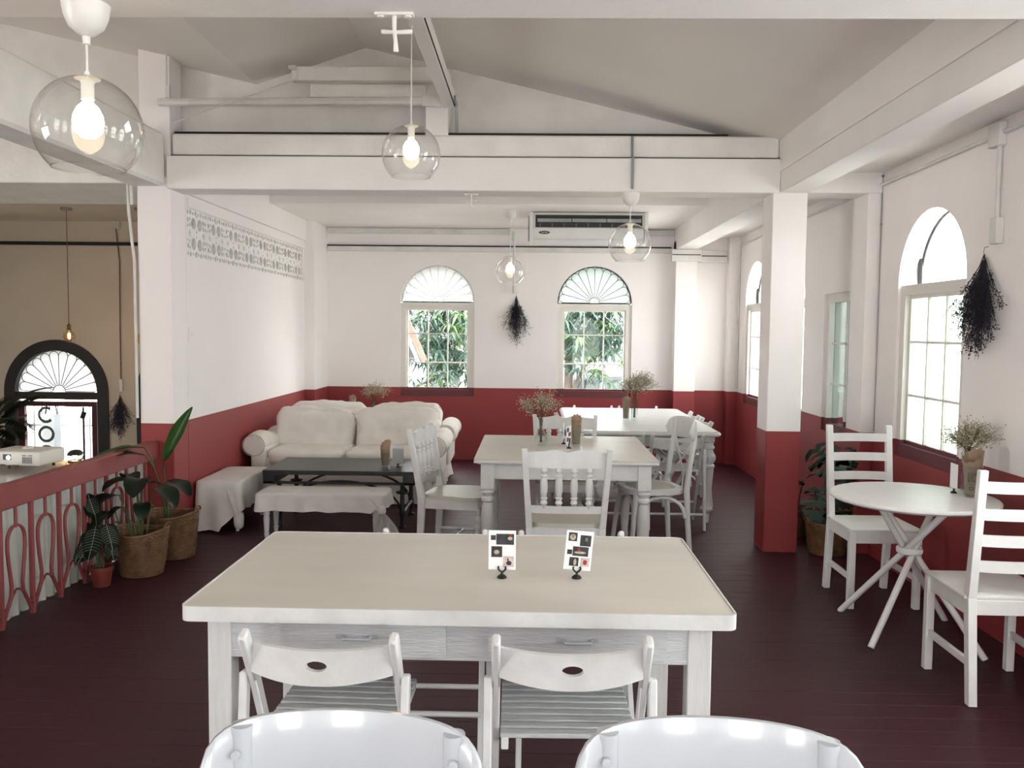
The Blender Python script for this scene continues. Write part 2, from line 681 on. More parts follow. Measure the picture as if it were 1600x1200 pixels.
def slab(b, pts, y0, y1, t=.03):
    """Roof board whose section runs through pts (x, z)."""
    for (x0, z0), (x1, z1) in zip(pts, pts[1:]):
        vs = [b.verts.new(p) for p in ((x0, y0, z0), (x1, y0, z1), (x1, y1, z1), (x0, y1, z0), (x0, y0, z0 + t), (x1, y0, z1 + t), (x1, y1, z1 + t), (x0, y1, z0 + t))]
        for q in ((0, 3, 2, 1), (4, 5, 6, 7), (0, 1, 5, 4), (1, 2, 6, 5), (2, 3, 7, 6), (3, 0, 4, 7)):
            b.faces.new([vs[i] for i in q])


RX, RZ, VX, VZ = -1.221, 3.575, -2.02, 3.313
smesh('ceiling', 'roof_board', slab, [(RX, RZ), (1.80, 2.86)], YR, 6.34)
smesh('ceiling', 'roof_board', slab, [(VX, VZ), (RX, RZ)], YR, 6.34)
smesh('ceiling', 'roof_board', slab, [(-7.6, 4.6), (VX, VZ)], YR, 6.34)
smesh('wall_gable', 'rough_white', plate, [(-7.6, 2.6), (1.85, 2.6), (1.85, 2.88), (RX, RZ + .01), (VX, VZ + .01), (-7.6, 4.62)], [], .06, lambda u, v, w: (u, 6.30 + w, v))
# --- beams
smesh('beam', 'beam', span, XL - .02, 1.70, 6.0, 6.26, 2.512, 2.742, .006)
smesh('beam', 'rough_white', span, XL + .0, 1.70, 6.05, 6.30, 2.75, 2.905, .012)
smesh('beam', 'dark_gap', lambda b: (span(b, XL, 1.70, 6.03, 6.2, 2.738, 2.752), span(b, XL + .01, 1.35, 6.08, 6.3, 2.90, 2.925)))  # solid dark strips, painting in the shade of the gaps above the beams
smesh('beam', 'beam', span, 1.702, 1.897, YR, 6.29, 2.515, 2.95, .006)
smesh('beam', 'beam', span, 1.655, 1.897, 6.30, YB, 2.50, 2.95, .006)
smesh('beam', 'beam', span, 1.897, XR, 6.0, 6.27, 2.515, 2.66, .006)
smesh('beam', 'rough_white', span, -2.82, -2.58, YR, 6.02, 2.53, 2.90, .02)
smesh('beam', 'beam', span, -2.6, 1.70, 2.42, 2.595, 2.47, 2.86, .006)
smesh('beam', 'beam', span, -.635, -.555, 2.6, 6.05, 3.09, 3.20, .004)
smesh('beam', 'dark_gap', span, -.556, -.55, 2.6, 6.03, 3.094, 3.105)
smesh('beam', 'beam', span, -.76, -.60, 6.07, 6.25, 2.9, 3.36, .004)
smesh('beam', 'rough_white', span, -1.675, -.64, 5.97, 6.03, 3.25, 3.345, .004)
smesh('beam', 'rough_white', span, -1.565, -.75, 6.04, 6.10, 3.155, 3.248, .004)
# --- the lower hall on the left
smesh('floor_hall', 'concrete', span, -7.6, -2.7, YR, YB + .2, -1.22, -1.12)
DU = [-5.705, -4.10]                                     # arched door centres
smesh('wall_hall', 'hall_wall', plate, rect(-7.6, -2.70, -1.2, 3.0), [arch(u, .56, -1.12, .75) for u in DU], .2, lambda u, v, w: (u, YB + w, v))
smesh('wall_hall_side', 'hall_wall', plate, rect(YR, YB, -1.2, 4.6), [rect(-1.5, 1.0, .2, 1.9)], .2, lambda u, v, w: (-7.5 - w, u, v))  # its opening is out of view, added to let daylight into the hall
smesh('ceiling_hall', 'hall_wall', lambda b: (span(b, -7.6, -2.68, 7.09, YB, 2.79, 2.85)))
smesh('beam', 'rough_white', span, -7.6, -2.79, 6.05, 7.09, 2.557, 2.94, .006)
smesh('wall_stair', 'hall_wall', span, -2.70, -2.66, YR, YB, -1.2, -.125)
smesh('trim_6', 'dark_gap', span, -7.4, -2.75, YB - .03, YB, 2.505, 2.545, .004)

# --- breeze blocks in the left wall
vent = struct('vent_screen')
bm = bmesh.new()
BW, BH = .40, .355
holes = []
for sx in (-1, 1):
    for sz in (-1, 1):
        holes.append(circle(sx * .058, sz * .076, .044, 18))
for u, v, r in [(-.17, .15, .015), (-.12, .155, .018), (-.07, .15, .012), (-.02, .155, .02), (.03, .15, .014), (.08, .155, .018), (.13, .15, .012), (.175, .152, .016),
                (-.165, .095, .019), (-.128, .105, .012), (.128, .1, .018), (.17, .095, .014), (-.135, .06, .014), (.135, .055, .019), (-.178, .052, .012), (.178, .05, .013), (0, .135, .011), (0, .02, .010)]:
    holes.append(circle(u, v, r, 10))
    holes.append(circle(u, -v, r, 10))
for cu in (-.135, .135):
    for a in range(4):
        holes.append(circle(cu + .0155 * math.cos(a * PI / 2 + .0), .0155 * math.sin(a * PI / 2), .0095, 8))
plate(bm, rect(-BW / 2 + .001, BW / 2 - .001, -BH / 2 + .001, BH / 2 - .001), holes, .03, lambda u, v, w: (-w, u, v))
b0 = link('breeze_block', bm, 'beam', vent, False, (XL - .006, 6.30 + BW / 2, 2.2475))
for i in range(1, 8):
    share(b0, vent, (XL - .006, 6.30 + BW / 2 + i * BW, 2.2475))


part('shade_backing', 'vent_shade', vent, span, XL - .05, XL - .04, 6.30, 9.50, 2.07, 2.425, smooth=False)  # plain grey panel added so the block holes look shaded


# ------------------------------------------------------------------ windows
def ring_prism(b, outer, inner, w0, w1, fn):
    plate(b, outer, [inner], w1 - w0, lambda u, v, w: fn(u, v, w + w0))


def fan_light(W, c0, R1, R0, gm, lm, lr, f):
    """Half-round light of twelve petals: f(a, v, w) places a point relative to the fan's centre line."""
    nP = 12
    st = PI / nP
    rc = (R1 - .012) / (1 + math.sin(st / 2))
    rr = rc * math.sin(st / 2)
    caps = []
    for kq in range(nP):
        a0, a1 = kq * st, (kq + 1) * st
        am = (a0 + a1) / 2
        cap = [(rc * math.cos(a0), rc * math.sin(a0))]
        for q in range(1, 8):
            t = am - PI / 2 + PI * q / 8
            cap.append((rc * math.cos(am) + rr * math.cos(t), rc * math.sin(am) + rr * math.sin(t)))
        cap.append((rc * math.cos(a1), rc * math.sin(a1)))
        caps.append(cap)
        P = [(R0 * math.cos(a0), R0 * math.sin(a0))] + cap + [(R0 * math.cos(a1), R0 * math.sin(a1))]
        part('petal_pane', gm, W, plate, [(x, c0 + y) for x, y in P], [], .004, lambda a, v, w: f(a, v, w + .001), smooth=False)
        part('leading', lm, W, tube, [f(x, c0 + y, 0) for x, y in P], lr, 5)
    for k in range(nP + 1):                                   # small corner panes between the petal tips and the rim
        P = []
        if k > 0:
            P += caps[k - 1][4:]
        if k < nP:
            P += caps[k][:5] if k == 0 else caps[k][1:5]
        hi = (k + .5) * st if k < nP else PI
        lo = (k - .5) * st if k > 0 else 0
        P += [(R1 * math.cos(hi + (lo - hi) * q / 4), R1 * math.sin(hi + (lo - hi) * q / 4)) for q in range(5)]
        part('corner_pane', gm, W, plate, [(x, c0 + y) for x, y in P], [], .004, lambda a, v, w: f(a, v, w + .001), smooth=False)
    hd = [(R0 * math.cos(PI * q / 10), c0 + R0 * math.sin(PI * q / 10)) for q in range(11)]
    part('half_pane', gm, W, plate, hd, [], .004, lambda a, v, w: f(a, v, w + .001), smooth=False)
    part('leading', lm, W, tube, [f(a, v, 0) for a, v in hd], lr, 5)


def window(name, u, fn, fan, pane_mat, face):
    """Rectangular 3 x 3 light with an arched light above; fn(u, v, w): w grows outwards."""
    W = struct(name)
    g = lambda a, v, w: fn(u + a, v, w)
    r = WR
    part('frame', 'frame', W, ring_prism, rect(-r, r, SILL, SPR - .005), rect(-.375, .375, .835, 1.80), .02, .12, g, smooth=False)
    part('sash', 'frame', W, ring_prism, rect(-.376, .376, .834, 1.801), rect(-.352, .352, .858, 1.777), .05, .085, g, smooth=False)
    cols = [-.352, -.117, .117, .352]
    rows = [.858, 1.155, 1.50, 1.777]
    for x in (-.117, .117):
        part('muntin', 'frame', W, plate, rect(x - .007, x + .007, .858, 1.777), [], .03, lambda a, v, w: g(a, v, w + .052), smooth=False)
    for z in (1.155, 1.50):
        part('muntin', 'frame', W, plate, rect(-.352, .352, z - .007, z + .007), [], .028, lambda a, v, w: g(a, v, w + .053), smooth=False)
    for i in range(3):
        for j in range(3):
            part('pane', pane_mat, W, plate, rect(cols[i] + .002, cols[i + 1] - .002, rows[j] + .002, rows[j + 1] - .002), [], .004, lambda a, v, w: g(a, v, w + .066), smooth=False)
    if fan:
        dark = fan == 'mint'
        gm = 'fan_mint' if dark else 'fan_haze'
        lm = 'black_iron' if dark else 'conduit_white'
        R1 = r - .008
        fan_light(W, SPR + .012, R1, .062, gm, lm, .0032 if dark else .0022, lambda a, v, w: g(a, v, w + .069))
        rim = [g(R1 * math.cos(PI * q / 24), SPR + .006 + R1 * math.sin(PI * q / 24), .072) for q in range(25)]
        part('fan_frame', 'black_iron' if dark else 'conduit_white', W, tube, rim, .008, 6)
        part('fan_sill', 'black_iron', W, lambda b: tube(b, [g(-R1, SPR + .004, .07), g(R1, SPR + .004, .07)], .006, 5))
    else:
        R1 = r - .004
        part('arch_pane', 'arch_clear', W, plate, arch(0, R1, SPR, SPR + .002)[2:], [], .004, lambda a, v, w: g(a, v, w + .14), smooth=False)
        rim = [g(R1 * math.cos(PI * q / 24), SPR + .004 + R1 * math.sin(PI * q / 24), .14) for q in range(25)]
        part('arch_frame', 'black_iron', W, tube, rim, .010, 6)
        part('stay', 'black_iron', W, lambda b: tube(b, [g(face * (R1 - .03), SPR, .125), g(face * (R1 - .02), SPR + .17, .125)], .016, 6))
    return W


fn_back = lambda u, v, w: (u, YB + w, v)
fn_right = lambda u, v, w: (XR + w, u, v)
wn = 1
for u, fk in zip(back_u, ('haze', 'mint')):
    window('window_%d' % wn, u, fn_back, fk, 'pane', 1)
    wn += 1
    portal((u, YB + .25, (SILL + SPR + WR) / 2), (-PI / 2, 0, 0), .88, SPR + WR - SILL)
for u in right_arch:
    window('window_%d' % wn, u, fn_right, None, 'pane_frost' if 4 < u < 6 else 'pane_pale', 1)
    wn += 1
for u in right_arch:
    portal((XR + .25, u, (SILL + SPR + WR) / 2), (0, PI / 2, 0), SPR + WR - SILL, .88)
# narrow rectangular window beside the pilaster
W = struct('window_%d' % wn)
part('frame', 'frame', W, ring_prism, rect(6.50, 7.10, SILL, SPR), rect(6.56, 7.04, .82, 1.80), .02, .12, fn_right, smooth=False)
part('muntin', 'frame', W, plate, rect(6.725, 6.745, .82, 1.80), [], .03, lambda a, v, w: fn_right(a, v, w + .05), smooth=False)
for z in (1.14, 1.47):
    part('muntin', 'frame', W, plate, rect(6.56, 7.04, z - .008, z + .008), [], .03, lambda a, v, w: fn_right(a, v, w + .05), smooth=False)
zz = [.82, 1.14, 1.47, 1.80]
for (a0, a1) in ((6.56, 6.725), (6.745, 7.04)):
    for j in range(3):
        part('pane', 'pane_dim', W, plate, rect(a0, a1, zz[j], zz[j + 1]), [], .004, lambda a, v, w: fn_right(a, v, w + .065), smooth=False)
portal((XR + .25, 6.8, 1.31), (0, PI / 2, 0), 1.1, .6)
wn += 1
# windows behind the camera
fn_rear = lambda u, v, w: (u, YR - w, v)
for u in rear_u:
    W = struct('window_%d' % wn)
    wn += 1
    part('frame', 'frame', W, ring_prism, arch(u, .42, .35, 1.55), arch(u, .37, .40, 1.55), .02, .12, fn_rear, smooth=False)
    part('pane', 'pane', W, plate, arch(u, .37, .40, 1.55), [], .004, lambda a, v, w: fn_rear(a, v, w + .066), smooth=False)
    portal((u, YR - .25, 1.16), (PI / 2, 0, 0), .86, 1.65)
portal((-7.75, -.25, 1.05), (0, -PI / 2, 0), 1.7, 2.5)  # serves the added opening in the hall's side wall

# --- arched doors of the hall
for di, u in enumerate(DU):
    D = struct('door_%d' % (di + 1))
    R0, R1 = .50, .63
    part('surround', 'hall_black', D, plate, arch(u, R1, -1.12, .75, 28), [arch(u, R0, -1.10, .75, 28)], .10, lambda a, v, w: (a, YB - .03 + w, v), smooth=False)
    part('transom', 'hall_black', D, span, u - R0, u + R0, YB + .0, YB + .07, .66, .75, .004)
    part('door_frame', 'door_red', D, plate, rect(u - .49, u + .47, -1.11, .635), [rect(u - .415, u + .405, -1.0, .575)], .05, lambda a, v, w: (a, YB + .02 + w, v), smooth=False)
    part('door_glass', 'pane', D, plate, rect(u - .415, u + .405, -1.0, .575), [], .005, lambda a, v, w: (a, YB + .045 + w, v), smooth=False)
    part('closer_rod', 'black_iron', D, lambda b: (cyl(b, (u + .31, YB + .01, -.9), (u + .31, YB + .01, .57), .012), cyl(b, (u + .30, YB + .0, .44), (u + .33, YB + .0, .52), .03)))
    c0 = .755
    fan_light(D, c0, R0, .075, 'fan_haze', 'black_iron', .0042, lambda a, v, w: (u + a, YB + .049 + w, v))
    if di == 0:                                              # letters on the glass, one above the other
        for zc, gap in ((.47, True), (.235, False), (.0, False)):
            a0, a1 = ((.9, 2 * PI - .75) if gap else (0, 2 * PI))
            m = 30
            pts = [(u - .165 + .085 * math.cos(a0 + (a1 - a0) * q / m), YB + .04, zc + .085 * math.sin(a0 + (a1 - a0) * q / m)) for q in range(m + (1 if gap else 0))]
            part('letter', 'letter_grey', D, tube, pts, .004, 6, not gap, .020, ref=(0, 1, 0))
    portal((u, YB + .25, .1), (-PI / 2, 0, 0), 1.0, 2.3)


# ================================================================== FURNITURE BUILDERS
def tapered(b, p0, p1, w0, d0, w1, d1, bev=.002):
    """Square-section post between two points, tapering."""
    q = [(-1, -1), (1, -1), (1, 1), (-1, 1)]
    A = [b.verts.new((p0[0] + x * w0 / 2, p0[1] + y * d0 / 2, p0[2])) for x, y in q]
    B = [b.verts.new((p1[0] + x * w1 / 2, p1[1] + y * d1 / 2, p1[2])) for x, y in q]
    fs = [b.faces.new(list(reversed(A))), b.faces.new(B)]
    for i in range(4):
        fs.append(b.faces.new((A[i], A[(i + 1) % 4], B[(i + 1) % 4], B[i])))
    if bev:
        es = list({e for f in fs for e in f.edges})
        bmesh.ops.bevel(b, geom=es, offset=bev, segments=1, affect='EDGES')


def curved_slat(b, half, y0, sag, z0, z1, th, n=12, top=None, hole=None, bot=None):
    """Board between x = -half and half bowed backwards by sag; top(x) shapes its upper edge."""
    f = lambda u, v, w: (u, y0 - sag * (1 - (u / half) ** 2) + w, v)
    tp = lambda x: z1 + (top(x / half) if top else 0)
    bt = lambda x: z0 + (bot(x / half) if bot else 0)
    hw = (max(abs(u) for u, v in hole) + .006) if hole else 0

    def strip(xa, xb, m):
        rows = []
        for i in range(m + 1):
            x = xa + (xb - xa) * i / m
            rows.append([b.verts.new(f(x, z, w)) for z, w in ((bt(x), 0), (tp(x), 0), (tp(x), th), (bt(x), th))])
        for A, B in zip(rows, rows[1:]):
            for k in range(4):
                b.faces.new((A[k], A[(k + 1) % 4], B[(k + 1) % 4], B[k]))
        b.faces.new(rows[0])
        b.faces.new(list(reversed(rows[-1])))
    if hole:
        strip(-half, -hw, n)
        strip(hw, half, n)
        xs = [-hw + 2 * hw * i / 6 for i in range(7)]
        plate(b, [(x, bt(x)) for x in xs] + [(x, tp(x)) for x in reversed(xs)], [hole], th, f)
    else:
        strip(-half, half, n)
    bmesh.ops.recalc_face_normals(b, faces=b.faces)


def folding_chair(label, mat='white_paint', slat='white_paint'):
    """Folding chair; the sitter looks along +y."""
    t = thing('folding_chair', label, 'chair', group='white folding chairs')
    for s in (-1, 1):
        part('post', mat, t, lambda b: (bar(b, (s * .195, -.157, .63), (s * .205, .17, .004), .020, .036, .003, (0, 1, 0)), bar(b, (s * .196, -.228, .762), (s * .196, -.148, .612), .023, .040, .006, (0, 1, 0))))
        part('rear_leg', mat, t, lambda b: bar(b, (s * .217, -.160, .635), (s * .217, -.235, .003), .022, .034, .004, (0, 1, 0)))
        part('seat_rail', mat, t, lambda b: bar(b, (s * .172, -.135, .438), (s * .172, .225, .446), .02, .032, .002, (0, 0, 1)))
    part('backrest', mat, t, lambda b: curved_slat(b, .188, -.195, .055, .646, .726, .016, 14, None, [(.028 * math.cos(2 * PI * k / 14), .686 + .014 * math.sin(2 * PI * k / 14)) for k in range(14)], lambda q: -.012 * (1 - q * q)), angle=.5)
    bm = bmesh.new()
    box(bm, (0, 0, 0), (.37, .030, .014), .003)
    s0 = link('seat_slat', bm, slat, t, True, (0, -.115, .458))
    for k in range(1, 9):
        share(s0, t, (0, -.115 + .0405 * k, .458))
    for (y, z, hw) in ((.10, .165, .203), (-.222, .13, .217)):
        part('rung', mat, t, lambda b: cyl(b, (-hw, y, z), (hw, y, z), .010, n=10))
    return t


def spindle_prof(h):
    """Turned baluster of unit radius pattern over the height h."""
    return [(r * 1.3, z) for r, z in [(.0, 0), (.007, 0), (.009, .06 * h), (.016, .13 * h), (.010, .20 * h), (.015, .22 * h), (.015, .25 * h), (.011, .27 * h), (.016, .42 * h), (.016, .60 * h), (.012, .72 * h), (.015, .745 * h), (.015, .775 * h), (.011, .80 * h), (.017, .88 * h), (.010, .96 * h), (.007, h), (0, h)]]


def spindle_chair(label, seat_mat='white_worn'):
    t = thing('spindle_chair', label, 'chair', group='white spindle-back chairs')
    for s in (-1, 1):
        part('post', 'white_paint', t, lambda b: (tapered(b, (s * .195, -.215, .002), (s * .205, -.195, .45), .034, .036, .036, .046), tapered(b, (s * .205, -.195, .45), (s * .235, -.275, .905), .036, .046, .030, .030)))
        leg = [(0, .0), (.012, 0), (.014, .06), (.020, .16), (.019, .24), (.014, .262), (.021, .275), (.021, .287), (.015, .30), (.024, .318), (.024, .335), (.017, .352), (.021, .366), (.021, .40), (.0, .40)]
        part('leg', 'white_paint', t, lambda b: lathe(b, leg, (s * .18, .18, .002), 14))
        part('stretcher', 'white_paint', t, lambda b: cyl(b, (s * .19, -.20, .17), (s * .18, .18, .17), .011, n=10))
    part('cross_stretcher', 'white_paint', t, lambda b: cyl(b, (-.186, -.02, .17), (.186, -.02, .17), .010, n=10))
    part('crest_rail', 'white_paint', t, lambda b: curved_slat(b, .222, -.252, .02, .795, .885, .02, 28, lambda q: .008 * math.cos(q * 2.0) - .012 * math.exp(-(q * 6) ** 2) + .007 * math.exp(-((abs(q) - .32) * 6) ** 2)), angle=.5)
    part('lower_rail', 'white_paint', t, lambda b: curved_slat(b, .213, -.226, .018, .538, .578, .018, 12), angle=.5)
    for x in (-.125, -.042, .042, .125):
        sp = part('spindle', 'white_paint', t, lambda b: lathe(b, spindle_prof(.245), (0, 0, 0), 12))
        sp.location = (x, -.231, .565)
        sp.rotation_euler = (.085, 0, 0)
    def seat(b):
        P = []
        for i in range(40):
            a = 2 * PI * i / 40
            c, s_ = math.cos(a), math.sin(a)
            k = .225 if s_ > 0 else .205
            P.append((math.copysign(abs(c) ** .45, c) * (k if True else 0), math.copysign(abs(s_) ** .45, s_) * .215 + .01))
        plate(b, P, [], .026, lambda u, v, w: (u, v, .447 + w - (.006 if w > 0 and abs(u) < .15 and abs(v) < .15 else 0)))
    part('seat', seat_mat, t, seat, angle=.6)
    part('apron', 'white_paint', t, lambda b: (span(b, -.19, .19, .165, .185, .385, .45, .002), span(b, -.19, .19, -.205, -.185, .385, .45, .002), span(b, -.20, -.18, -.19, .18, .385, .45, .002), span(b, .18, .20, -.19, .18, .385, .45, .002)))
    return t


def arc_pts(c, r, a0, a1, n, f):
    return [f(c[0] + r * math.cos(a0 + (a1 - a0) * i / n), c[1] + r * math.sin(a0 + (a1 - a0) * i / n)) for i in range(n + 1)]


def crossback_chair(label, mat='white_paint'):
    t = thing('crossback_chair', label, 'chair', group='white cross-back chairs')
    for s in (-1, 1):
        part('post', mat, t, lambda b: tube(b, [(s * .195, -.235, .003), (s * .188, -.215, .25), (s * .185, -.205, .46), (s * .183, -.222, .62), (s * .178, -.255, .80), (s * .168, -.258, .88), (s * .166, -.256, .935)], [.017, .020, .0215, .021, .020, .019, .017], 12))
        part('leg', mat, t, lambda b: tube(b, [(s * .205, .20, .003), (s * .185, .175, .25), (s * .16, .15, .445)], [.015, .018, .020], 12))
        # bent brace under the seat at each side
        part('side_brace', mat, t, lambda b: tube(b, [(s * .20, -.19, .27)] + [(s * (.195 - .015 * math.sin(PI * q / 10)), -.02 - .165 * math.cos(PI * q / 10), .30 + .115 * math.sin(PI * q / 10)) for q in range(11)] + [(s * .20, .155, .27)], .013, 10))
        part('strap', mat, t, lambda b: tube(b, [(s * .180, -.262, .88), (s * .14, -.252, .77), (s * .02, -.235, .66), (-s * .10, -.215, .55), (-s * .185, -.165, .455)], .003, 8, False, .013, ref=(0, 1, .3)))
        part('bolt', mat, t, lambda b: lathe(b, [(0, 0), (.008, 0), (.007, .004), (0, .005)], (0, 0, 0), 10), loc=(s * .168, -.236, .895)).rotation_euler = (-PI / 2, 0, 0)
    part('front_brace', mat, t, lambda b: tube(b, [(-.175, .178, .27)] + [(-.15 * math.cos(PI * q / 10), .165, .30 + .115 * math.sin(PI * q / 10)) for q in range(11)] + [(.175, .178, .27)], .013, 10))

    def rail(b):
        n, m = 26, 10
        rings = []
        for i in range(n + 1):
            q = -1 + 2 * i / n
            x = .217 * math.sin(q * 1.25) / math.sin(1.25)
            y = -.295 + .085 * q * q
            hh = .078 * math.sqrt(max(0.02, 1 - abs(q) ** 6))
            zc = .872 - .012 * q * q
            tx = V((math.cos(q * 1.0), .17 * q * 2, 0)).normalized()
            nx = V((-tx.y, tx.x, 0))
            rings.append([b.verts.new(V((x, y, zc)) + nx * (.0125 * math.cos(2 * PI * k / m)) + V((0, 0, hh * math.copysign(abs(math.sin(2 * PI * k / m)) ** .6, math.sin(2 * PI * k / m))))) for k in range(m)])
        for A, B in zip(rings, rings[1:]):
            for k in range(m):
                b.faces.new((A[k], B[k], B[(k + 1) % m], A[(k + 1) % m]))
        b.faces.new(rings[0])
        b.faces.new(list(reversed(rings[-1])))
        bmesh.ops.recalc_face_normals(b, faces=b.faces)
    part('crest_rail', mat, t, rail, angle=1.2)

    def sq(r, n=36):
        return [(r * math.copysign(abs(math.cos(2 * PI * k / n)) ** .62, math.cos(2 * PI * k / n)), r * .97 * math.copysign(abs(math.sin(2 * PI * k / n)) ** .62, math.sin(2 * PI * k / n)) - .005) for k in range(n)]
    part('seat_ring', mat, t, lambda b: plate(b, sq(.215), [sq(.165)], .034, lambda u, v, w: (u, v, .435 + w)), angle=.6)

    def woven(b):
        lay = [(.168, .455), (.166, .466), (.13, .474), (.07, .478)]
        rings = [[b.verts.new((u, v, z)) for u, v in sq(r)] for r, z in lay]
        for A, B in zip(rings, rings[1:]):
            for k in range(36):
                b.faces.new((A[k], A[(k + 1) % 36], B[(k + 1) % 36], B[k]))
        b.faces.new(rings[-1])
        b.faces.new(list(reversed(rings[0])))
    part('woven_seat', 'rush', t, woven, angle=1.2)
    return t


def ladder_chair(label):
    t = thing('ladderback_chair', label, 'chair', group='white ladder-back chairs')
    for s in (-1, 1):
        part('post', 'white_lit', t, lambda b: (tapered(b, (s * .175, -.225, .002), (s * .175, -.18, .45), .036, .038, .036, .044), tapered(b, (s * .175, -.18, .45), (s * .178, -.245, .998), .036, .044, .034, .030)))
        part('leg', 'white_lit', t, lambda b: span(b, s * .185 - .018, s * .185 + .018, .155, .191, .002, .44, .002))
        part('stretcher', 'white_lit', t, lambda b: bar(b, (s * .178, -.205, .175), (s * .184, .165, .175), .018, .032, .002))
        part('side_apron', 'white_lit', t, lambda b: span(b, s * .182 - .010, s * .182 + .010, -.17, .16, .375, .44, .002))
    part('front_apron', 'white_lit', t, lambda b: span(b, -.17, .17, .163, .183, .375, .44, .002))
    part('rear_apron', 'white_lit', t, lambda b: span(b, -.16, .16, -.19, -.172, .375, .44, .002))
    part('seat', 'white_lit', t, lambda b: box(b, (0, .008, .4495), (.405, .385, .018), .006, None, 2))
    for z in (.56, .672, .785, .90):
        y = -.178 - (z - .45) * .118
        part('slat', 'white_lit', t, lambda b: curved_slat(b, .162, y, .020, z, z + .048, .014, 12), angle=.5)
    return t


# ================================================================== FRONT TABLE AND ITS CHAIRS
TX0, TX1, TY0, TY1 = -.988, .586, 2.352, 3.262
ft = thing('drawer_table', 'large white wooden table with two drawers in the foreground', 'table', ((TX0 + TX1) / 2, (TY0 + TY1) / 2, 0))
hx, hy = (TX1 - TX0) / 2, (TY1 - TY0) / 2


def rounded_rect(hx, hy, r, n=5):
    P = []
    for cx, cy_, a in ((hx - r, hy - r, 0), (-hx + r, hy - r, PI / 2), (-hx + r, -hy + r, PI), (hx - r, -hy + r, 1.5 * PI)):
        P += [(cx + r * math.cos(a + PI / 2 * k / n), cy_ + r * math.sin(a + PI / 2 * k / n)) for k in range(n + 1)]
    return P


part('tabletop', 'table_beige', ft, lambda b: plate(b, rounded_rect(hx - .006, hy - .006, .025), [], .012, lambda u, v, w: (u, v, .7475 + w)), angle=.5)
part('edge_band', 'white_paint', ft, lambda b: plate(b, rounded_rect(hx, hy, .03), [rounded_rect(hx - .0055, hy - .0055, .0255)], .043, lambda u, v, w: (u, v, .7185 + w)), angle=.5)
part('underside', 'white_grain', ft, lambda b: plate(b, rounded_rect(hx - .007, hy - .007, .024), [], .026, lambda u, v, w: (u, v, .72 + w)), angle=.5)
for sx in (-1, 1):
    for sy in (-1, 1):
        part('leg', 'white_worn', ft, lambda b: span(b, sx * (hx - .095) - .034, sx * (hx - .095) + .034, sy * (hy - .085) - .034, sy * (hy - .085) + .034, .002, .72, .003))
for sy in (-1, 1):
    part('apron', 'white_grain', ft, lambda b: span(b, -hx + .125, hx - .125, sy * (hy - .07) - .011, sy * (hy - .07) + .011, .595, .72, .002))
for sx in (-1, 1):
    part('side_apron', 'white_grain', ft, lambda b: span(b, sx * (hx - .085) - .011, sx * (hx - .085) + .011, -hy + .12, hy - .12, .595, .72, .002))
for cx in (-.290, .342):
    dr = part('drawer', 'white_grain', ft, lambda b: plate(b, rounded_rect(.255, .052, .014), [], .014, lambda u, v, w: (cx + u, -hy + .059 - .014 + w, .660 + v)), angle=.5)
    part('handle', 'white_gloss', dr, lambda b: (tube(b, [(cx - .038, -hy + .047, .668), (cx - .036, -hy + .026, .666), (cx + .036, -hy + .026, .666), (cx + .038, -hy + .047, .668)], .0045, 8, False, .008, ref=(0, 0, 1)), box(b, (cx - .05, -hy + .045, .668), (.022, .004, .014), .0015), box(b, (cx + .05, -hy + .045, .668), (.022, .004, .014), .0015)))

fc = folding_chair('white folding chair with slatted seat at near side of drawer table, left one', slat='slat_grey')
fc.location = (-.535, 2.375, 0)
fc.rotation_euler = (0, 0, math.radians(-1.5))
fc2 = copy_tree(fc, None, (.110, 2.375, 0), math.radians(1.0), 'white folding chair with slatted seat at near side of drawer table, right one')
copy_tree(fc, None, (-.37, 3.10, 0), PI, 'white folding chair tucked under far side of drawer table, left one')
copy_tree(fc, None, (.17, 3.10, 0), PI + .03, 'white folding chair tucked under far side of drawer table, right one')

cb = crossback_chair('glossy white cross-back chair in the near foreground, left one', 'white_gloss')
cb.location = (-.29, 1.02, 0)
cb.rotation_euler = (0, 0, PI - .05)
copy_tree(cb, None, (.275, 1.02, 0), PI - .06, 'glossy white cross-back chair in the near foreground, right one')


# ------------------------------------------------------------------ menu stands
def menu_stand(label, loc, rz, cards, tilt=0.0, size=(.087, .127), back='card_white', cw=None):
    t = thing('menu_stand', label, 'menu stand', loc, rz, 'menu stands')
    part('base', 'black_plastic', t, lambda b: lathe(b, [(0, 0), (.0155, 0), (.016, .003), (.012, .008), (.005, .012), (.0035, .018), (.0045, .021), (0, .022)], (0, 0, 0), 16))
    part('clip', 'black_plastic', t, lambda b: (tube(b, [(-.011, -.003, .038), (-.012, -.003, .030), (-.006, -.002, .022), (0, 0, .019), (.006, -.002, .022), (.012, -.003, .030), (.011, -.003, .038)], .0032, 7),))
    w, h = size
    z0 = .026
    M = Matrix.Translation((0, .001, z0)) @ Matrix.Rotation(tilt, 4, 'Y')
    cd = part('card', back, t, lambda b: span(b, -w / 2, w / 2, 0, .0012, 0, h))
    cd.matrix_local = M
    for (x0, x1, za, zb, mt) in cards:
        part('print', mt, cd, lambda b: span(b, x0 * w - w / 2, x1 * w - w / 2, -.0006, 0, za * h, zb * h), smooth=False)
    return t


def blob(b, cx, cz, rx, rz_, y=-.0011, n=14):
    plate(b, [(cx + rx * math.cos(2 * PI * k / n), cz + rz_ * math.sin(2 * PI * k / n)) for k in range(n)], [], .0006, lambda u, v, w: (u, y + w, v))


